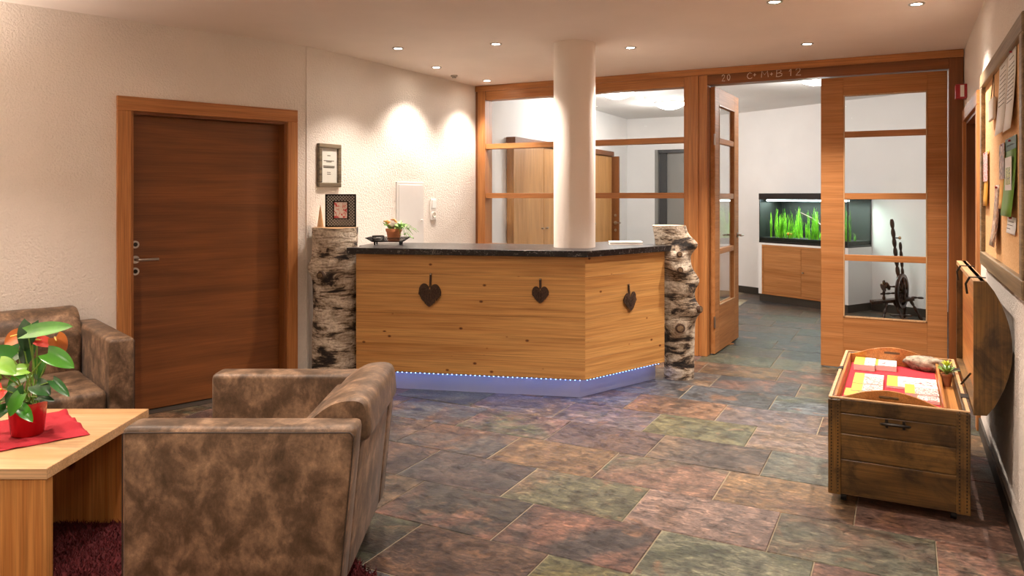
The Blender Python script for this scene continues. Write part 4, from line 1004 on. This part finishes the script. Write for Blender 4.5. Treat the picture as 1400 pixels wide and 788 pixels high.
# succulent beside the lid
sx_, sy_ = X0+cwid-.053, 4.62
su = thing('potted_succulent', (sx_, sy_, TZ0-.01), 0, 'small yellow-green succulent in a terracotta pot by the trunk lid', 'potted plant')
MB().lathe([(.018,0),(.026,.055),(.028,.056),(.028,.066),(.023,.066),(0,.06)], 16).build('pot', M['terracotta'], su, 40)
for k in range(12):
    a = k*2.4; mb = MB(); leaf_mesh(mb, (0,0,.062), (math.cos(a)*.8, math.sin(a)*.8, .5+.06*k), (0,0,1), .07, .02, .3, .15, False, 5); mb.build('leaf', M['succulent'], su, 60)
for k in range(16):
    a = k*2.4; mb = MB(); leaf_mesh(mb, (0,0,.105), (math.cos(a), math.sin(a), .4+.08*k), (0,0,1), .04, .014, .3, .05, False, 4); mb.build('flower_leaf', M['suctip'], su, 60)
MB().cyl((0,0,.06), (0,0,.11), .005, n=6).build('stem', M['stem'], su)

# ================================================================== PINBOARD
def onR(px): return on_x(px, XR-.02)
by1 = onR(1343)[0]; by0 = onR(1402)[0]; bz1, bz0 = 2.125, 1.052
pb = thing('pinboard', (XR, by0, bz0), 0, 'long cork pinboard in a grey-brown wooden frame', 'pinboard')
bl_, bhh = by1-by0, bz1-bz0
for a, b, c_, d_ in ((0,0,bl_,.075),(0,bhh-.075,bl_,bhh),(0,.075,.07,bhh-.075),(bl_-.07,.075,bl_,bhh-.075)): MB().rbox(-.032, a, b, 0, c_, d_, .004, 1).build('frame_bar', M['boardframe'], pb)
MB().box(-.010, .07, .075, -.002, bl_-.07, bhh-.075).build('cork_sheet', M['cork'], pb)
XC = XR-.012
def sheet(name, px0, px1, py0, py1, mat, label, cat, curl=.02, extra=None):
    ya, k0 = on_x(px1, XC); yb, k1 = on_x(px0, XC); D = (k0+k1)/2
    z1, z0 = z_at(py0, D), z_at(py1, D); w_ = yb-ya
    t = thing(name, (XC, (ya+yb)/2, z0), 0, label, cat, 'papers on the pinboard'); n_ = 8; vs_ = []
    for k in range(n_+1):
        u = k/n_; x = -.0015-curl*(1-u)**2
        vs_ += [(x, -w_/2, u*(z1-z0)), (x, w_/2, u*(z1-z0))]
    o = MB().add(vs_, [(2*k, 2*k+1, 2*k+3, 2*k+2) for k in range(n_)]).build('paper', M[mat], t, 60)
    sm = o.modifiers.new('thickness', 'SOLIDIFY'); sm.thickness = .0008; sm.offset = 0
    MB().cyl((-.001,0,(z1-z0)*.96), (-.012,0,(z1-z0)*.96), .005, n=8).build('pin', M['red'], t)
    return t, w_, z1-z0
def text_lines(t, w_, h_, zs, mat='ink'):
    mb = MB()
    for z, hw in zs:
        x = -.0028-.02*(1-z)**2; mb.box(x-.0005, -hw*w_/2, z*h_, x, hw*w_/2, z*h_+.003)
    mb.build('printed_text', M[mat], t)
t, w_, h_ = sheet('notice_sheet', 1367, 1378.5, 80, 183, 'paper', 'long white notice sheet pinned nearest the hanging tag', 'paper'); text_lines(t, w_, h_, [(.88,.4)]+[(.8-.06*i,.7) for i in range(8)])
t, w_, h_ = sheet('notice_sheet', 1379, 1390, 66, 178, 'paper', 'long white notice sheet above the green poster', 'paper'); text_lines(t, w_, h_, [(.88,.5)]+[(.8-.05*i,.7) for i in range(10)])
t, w_, h_ = sheet('green_poster', 1375.5, 1390.5, 188, 296, 'green', 'green poster with a white tilted panel and dark heading', 'poster')
MB().box(-.0035, -w_/2, h_*.84, -.0025, w_/2, h_).build('heading_band', M['greendark'], t); text_lines(t, w_, h_, [(.90,.8)], 'paper')
ins = MB().box(-.013, -w_*.32, h_*.33, -.011, w_*.28, h_*.75).build('white_panel', M['paper'], t); MB().box(-.0145, -w_*.2, h_*.4, -.013, w_*.18, h_*.62).build('panel_picture', M['pic2'], ins)
t, w_, h_ = sheet('notice_slip', 1378, 1390, 297, 320, 'paper', 'short white slip hanging below the green poster', 'paper', .005); text_lines(t, w_, h_, [(.7,.6),(.5,.6),(.3,.4)])
t, w_, h_ = sheet('photo_flyer', 1369, 1376, 195, 286, 'orangeprint', 'flyer with a dark photo above an orange field next to the green poster', 'flyer', .01); MB().box(-.009, -w_/2, h_*.45, -.007, w_/2, h_*.98).build('photo', M['pic4'], t)
t, w_, h_ = sheet('photo_flyer', 1346, 1352.5, 207, 282, 'orangeprint', 'flyer with a photo above yellow at the door end of the pinboard', 'flyer', .01); MB().box(-.009, -w_/2, h_*.45, -.007, w_/2, h_*.98).build('photo', M['pic1'], t)
t, w_, h_ = sheet('photo_leaflet', 1360.5, 1368, 253, 337, 'pic4', 'narrow brown photo leaflet low on the pinboard', 'leaflet', .025)
ya, D = on_x(1360.5, XC)
tg = thing('hanging_tag', (XC, ya, z_at(164, D)), 0, 'small wooden plaque hanging on a string on the pinboard', 'plaque')
MB().rbox(-.02, -.11, 0, -.006, .11, .105, .003, 1).build('plaque', M['cream'], tg); text_lines(tg, .2, .1, [(.6,.6),(.35,.5)])
MB().tube([(-.012,-.08,.1),(-.004,0,.25),(-.012,.08,.1)], .002, 5).build('string', M['twig'], tg); MB().cyl((-.0,0,.25), (-.014,0,.25), .006, n=8).build('pin', M['red'], tg)

# ================================================================== BACK ROOM
# built-in aquarium
aq0 = at_z(1037, 411); aqr = math.atan2(-.508, .86)
AQ = Matrix.Translation(aq0) @ Matrix.Rotation(aqr, 4, 'Z')
cab = thing('aquarium_cabinet', aq0, aqr, 'built-in white cabinet with reddish veneer doors under the aquarium', 'cabinet')
AW, AD = 1.36, .49
body = MB(); body.box(0, .03, .1, AW, AD, .80); body.box(0, 0, .1, .055, .03, .80).box(AW-.055, 0, .1, AW, .03, .80).box(.055, 0, .775, AW-.055, .03, .80); body.build('body', M['plaster_far'], cab)
MB().box(.01, .012, 0, AW-.01, AD, .1).build('kick_board', M['base_dark'], cab)
fr_b = MB(); fr_b.box(.055, .0, .1, .08, .03, .775).box(AW-.08, 0, .1, AW-.055, .03, .775).box(.08, 0, .1, AW-.08, .03, .125).box(.08, 0, .75, AW-.08, .03, .775); fr_b.build('door_frame', M['orangeX'], cab)
mid = AW/2
for a, b, kx in ((.082, mid-.002, 0), (mid+.002, AW-.082, 1)):
    d = MB().rbox(a, .004, .127, b, .026, .748, .002, 1).build('cabinet_door', M['doorX'], cab)
    if kx: MB().lathe([(.006,0),(.006,.012),(.012,.016),(.012,.022),(0,.024)], 14, M=Matrix.Translation((a+.035, .004, .44)) @ Matrix.Rotation(R(90), 4, 'X')).build('knob', M['chrome'], d, 50)
tk = thing('aquarium', aq0+Vector((0,0,.80)), aqr, 'lit aquarium full of grass-like water plants with a black hood', 'aquarium')
th = .59; z1 = .59
MB().box(.005, .005, 0, AW-.005, AD-.005, .028).build('base_trim', M['black'], tk)
MB().box(.008, .008, .028, AW-.008, .014, z1).build('glass_pane', M['tankglass'], tk); MB().box(AW-.014, .014, .028, AW-.008, AD-.008, z1).build('glass_pane', M['tankglass'], tk); MB().box(.008, .014, .028, .014, AD-.008, z1).build('side_panel', M['tankback'], tk)
MB().box(.014, AD-.02, .028, AW-.014, AD-.008, z1).build('back_panel', M['tankback'], tk)
MB().box(.016, .016, .028, AW-.016, AD-.022, .075).build('gravel_bed', M['gravel'], tk)
for x, y in ((.006,.006),(AW-.018,.006),(AW-.018,AD-.018)): MB().box(x, y, .028, x+.012, y+.012, z1).build('corner_seal', M['black'], tk)
hood = MB(); hood.rbox(0, 0, z1, AW, AD, z1+.085, .006, 2); hood.build('hood', M['black'], tk)
MB().cyl((.06, .10, z1-.012), (AW-.06, .10, z1-.012), .010, n=10).build('light_tube', M['tanklamp'], tk)
ld = bpy.data.lights.new('tank', 'AREA'); ld.shape = 'RECTANGLE'; ld.size = AW-.1; ld.size_y = .2; ld.energy = 7; ld.color = (.85, 1, .95)
lo = bpy.data.objects.new('tank_light', ld); col.objects.link(lo); lo.parent = tk; lo.location = (AW/2, .2, z1-.03)
ra = random.Random(21)
for k in range(76):
    x, y = ra.uniform(.035, AW-.035), .035+ra.random()**1.6*(AD-.11); v = AQ @ Vector((x, y, .80+.074))
    hh = ra.choice([.12, .22, .34, .40, .46])*ra.uniform(.85, 1.05)
    mb = MB()
    for j in range(9):
        a = ra.uniform(0, 6.28); sp = ra.uniform(.01, .05); h_ = hh*ra.uniform(.6, 1); wd_ = .0045; vs_ = []; fx, fy = math.cos(a+1.5)*wd_, math.sin(a+1.5)*wd_
        for m_ in range(6):
            u = m_/5; kx = sp*u*u; t_ = wd_*(1-.8*u); wob = .012*math.sin(u*5+a)
            px2 = min(max(x+kx*math.cos(a)+wob, .025), AW-.025)-x; py2 = min(max(y+kx*math.sin(a), .025), AD-.03)-y
            vs_ += [(px2-fx*(1-.8*u), py2-fy*(1-.8*u), h_*u), (px2+fx*(1-.8*u), py2+fy*(1-.8*u), h_*u)]
        mb.add(vs_, [(2*i, 2*i+1, 2*i+3, 2*i+2) for i in range(5)])
    o = mb.build('water_plant', M['waterplant']); o.location = v; o.rotation_euler = (0,0,aqr); tag(o, ('short' if hh < .18 else 'medium-high' if hh < .3 else 'tall')+' tuft of green grass-like water plant inside the aquarium', 'water plant', ('short' if hh < .18 else 'medium' if hh < .3 else 'tall')+' water plants in the aquarium')
v = AQ @ Vector((.44, .08, .80+.13)); bm = bmesh.new(); bmesh.ops.create_icosphere(bm, subdivisions=2, radius=1)
for q_ in bm.verts: q_.co = Vector((q_.co.x*.04, q_.co.y*.014, q_.co.z*.022))
f_ = thing('goldfish', v, aqr, 'orange goldfish low in the aquarium among the plants', 'fish'); MB().bm(bm).build('body', M['fish'], f_, 60); MB().add([(.035,0,0),(.065,.002,.02),(.055,0,0),(.065,-.002,-.02)], [(0,1,2),(0,2,3)]).build('tail_fin', M['fish'], f_)
# bog root
v = AQ @ Vector((.75, .3, .80+.074)); rt_ = MB().tube([(-.3,0,.34),(-.12,.02,.26),(.05,0,.16),(.25,-.02,.02)], [.008,.016,.02,.03], 8).tube([(-.02,.01,.2),(-.1,.03,.36)], [.014,.006], 8).build('bog_root', M['darkwood'], None, 60); rt_.location = v; rt_.rotation_euler = (0,0,aqr); tag(rt_, 'forked dark bog root inside the aquarium', 'root')

# spinning wheel
sw0 = at_z(1226, 437); sw = thing('spinning_wheel', sw0, A, 'dark antique spinning wheel with a tall distaff behind the glazed door', 'spinning wheel')
DW = M['darkwood']
MB(Matrix.Rotation(R(-5), 4, 'Y')).rbox(-.27, -.06, .205, .2, .06, .245, .008, 2).build('bench', DW, sw)
def turned(p0, p1, r, n=6, mat=DW, name='spindle'):
    p0, p1 = Vector(p0), Vector(p1); d = p1-p0; L_ = d.length; pr = []
    for k in range(n*6+1):
        u = k/(n*6); pr.append((r*(.55+.45*abs(math.sin(u*math.pi*n))**.7), u*L_))
    return MB(Matrix.Translation(p0) @ d.to_track_quat('Z', 'Y').to_matrix().to_4x4()).lathe([(0,0)]+pr+[(0,L_)], 12).build(name, mat, sw, 50)
for a, b in (((-.13,-.03,.21),(-.21,-.1,0)), ((-.02,.04,.22),(.02,-.12,0)), ((.15,.0,.24),(.25,-.08,0)), ((.12,.05,.24),(.14,.1,0))): turned(a, b, .019, 3, name='leg')
WC = Vector((.06, 0, .33)); WMx = Matrix.Translation(WC) @ Matrix.Rotation(R(46), 4, 'Z') @ Matrix.Rotation(R(90), 4, 'X')
rimw = MB(WMx).lathe([(.165,-.018),(.20,-.018),(.205,-.006),(.198,0),(.205,.006),(.20,.018),(.165,.018),(.165,-.018)], 40).build('wheel_rim', DW, sw, 50)
MB(WMx).lathe([(0,-.05),(.018,-.05),(.035,-.02),(.035,.02),(.018,.05),(0,.05)], 16).build('hub', DW, sw, 50)
for k in range(10):
    a = 2*math.pi*k/10; MB(WMx).tube([(.03*math.cos(a),.03*math.sin(a),0),(.09*math.cos(a),.09*math.sin(a),0),(.168*math.cos(a),.168*math.sin(a),0)], [.007,.012,.006], 7).build('spoke', DW, sw, 60)
for yy in (-.06, .07): turned((.06, yy, .23), (.06, yy, .42), .016, 3, name='upright')
turned((-.16,-.02,.22), (-.16,-.02,.46), .017, 4, name='mother_of_all_post'); turned((-.2,-.02,.30), (-.02,-.02,.31), .012, 3, name='crossbar')
MB(Matrix.Translation((-.16,-.05,.385)) @ Matrix.Rotation(R(70), 4, 'Y')).lathe([(0,-.03),(.05,-.03),(.05,-.02),(.02,-.015),(.02,.02),(.05,.025),(.05,.035),(0,.035)], 18).build('bobbin', DW, sw, 50)
turned((-.14,-.03,.385), (.0,-.02,.385), .012, 2, name='flyer')
turned((.03,.0,.40), (-.06,.0,1.17), .024, 7, name='distaff'); turned((.09,.02,.40), (.05,.02,.90), .018, 5, name='distaff_arm')
MB().lathe([(.004,0),(.016,.01),(.016,.03),(.004,.04)], 12, c=(.035,.0,.93)).build('yarn_peg', M['paleX'], sw, 50); MB().tube([(-.05,0,.95),(.04,0,.95)], .007, 6).build('peg_arm', DW, sw)
turned((.16,-.02,.26), (.30,-.02,.25), .014, 2, name='crank'); turned((-.24,0,.2), (-.30,-.02,.2), .028, 2, name='foot_knob')
MB().rbox(-.1, -.1, .05, .13, -.03, .065, .004, 1).build('treadle', DW, sw); 
# wardrobe along the far left wall
wy0, wy1, wx = 7.5, 10.7, -3.87
wr = thing('wardrobe', (-3.95, wy0, 0), 0, 'long pale pine fitted wardrobe with brown cornice behind the partition', 'wardrobe')
dW = wx+3.957; LW = wy1-wy0
MB().box(0, 0, 0, dW-.02, LW, 2.03).build('carcass', M['pine'], wr); MB().rbox(0, -.02, 2.03, dW+.03, LW+.02, 2.10, .004, 1).build('cornice', M['brownY'], wr)
nd = 4
for k in range(nd):
    a, b = LW*k/nd+.004, LW*(k+1)/nd-.004; d = MB().rbox(dW-.02, a, .06, dW, b, 2.02, .002, 1).build('wardrobe_door', M['pine'], wr)
    MB().cyl((dW, b-.06 if k % 2 == 0 else a+.06, 1.05), (dW+.03, b-.06 if k % 2 == 0 else a+.06, 1.05), .012, n=10).build('knob', M['chrome'], d, 40)
d6 = thing('door_6', (-3.957, 10.735, 0), R(0), 'brown door leaf standing open beside the wardrobe', None, kind='structure')
dl = MB().rbox(.0, 0, .01, .19, .04, 2.03, .003, 1).build('door_leaf', M['brownZ'], d6); lever(dl, .14, 0, 1.04, -1, 1, .1)
for z in (1.15, .93): MB().cyl((.14, -.008, z), (.14, 0, z), .02, n=14).build('lock_rose', M['chrome'], dl, 40)
y0_, D = on_x(836, -3.957); y1_, D2 = on_x(846.5, -3.957)
sg = thing('wall_sign', (-3.957, (y0_+y1_)/2, z_at(261, (D+D2)/2)), 0, 'small printed sheet with a red foot strip on the wall beyond the wardrobe', 'sign'); hw = (y1_-y0_)/2; hh = 18*D/F
MB().rbox(0, -hw, 0, .006, hw, hh, .001, 1).build('sheet', M['paper'], sg); MB().box(.006, -hw, 0, .007, hw, hh*.22).build('foot_strip', M['spatheold'], sg)
tx = MB()
for z in (.8,.7,.6,.5,.4): tx.box(.006, -hw*.7, z*hh, .0068, hw*.6, z*hh+.01)
tx.build('printed_text', M['ink'], sg)
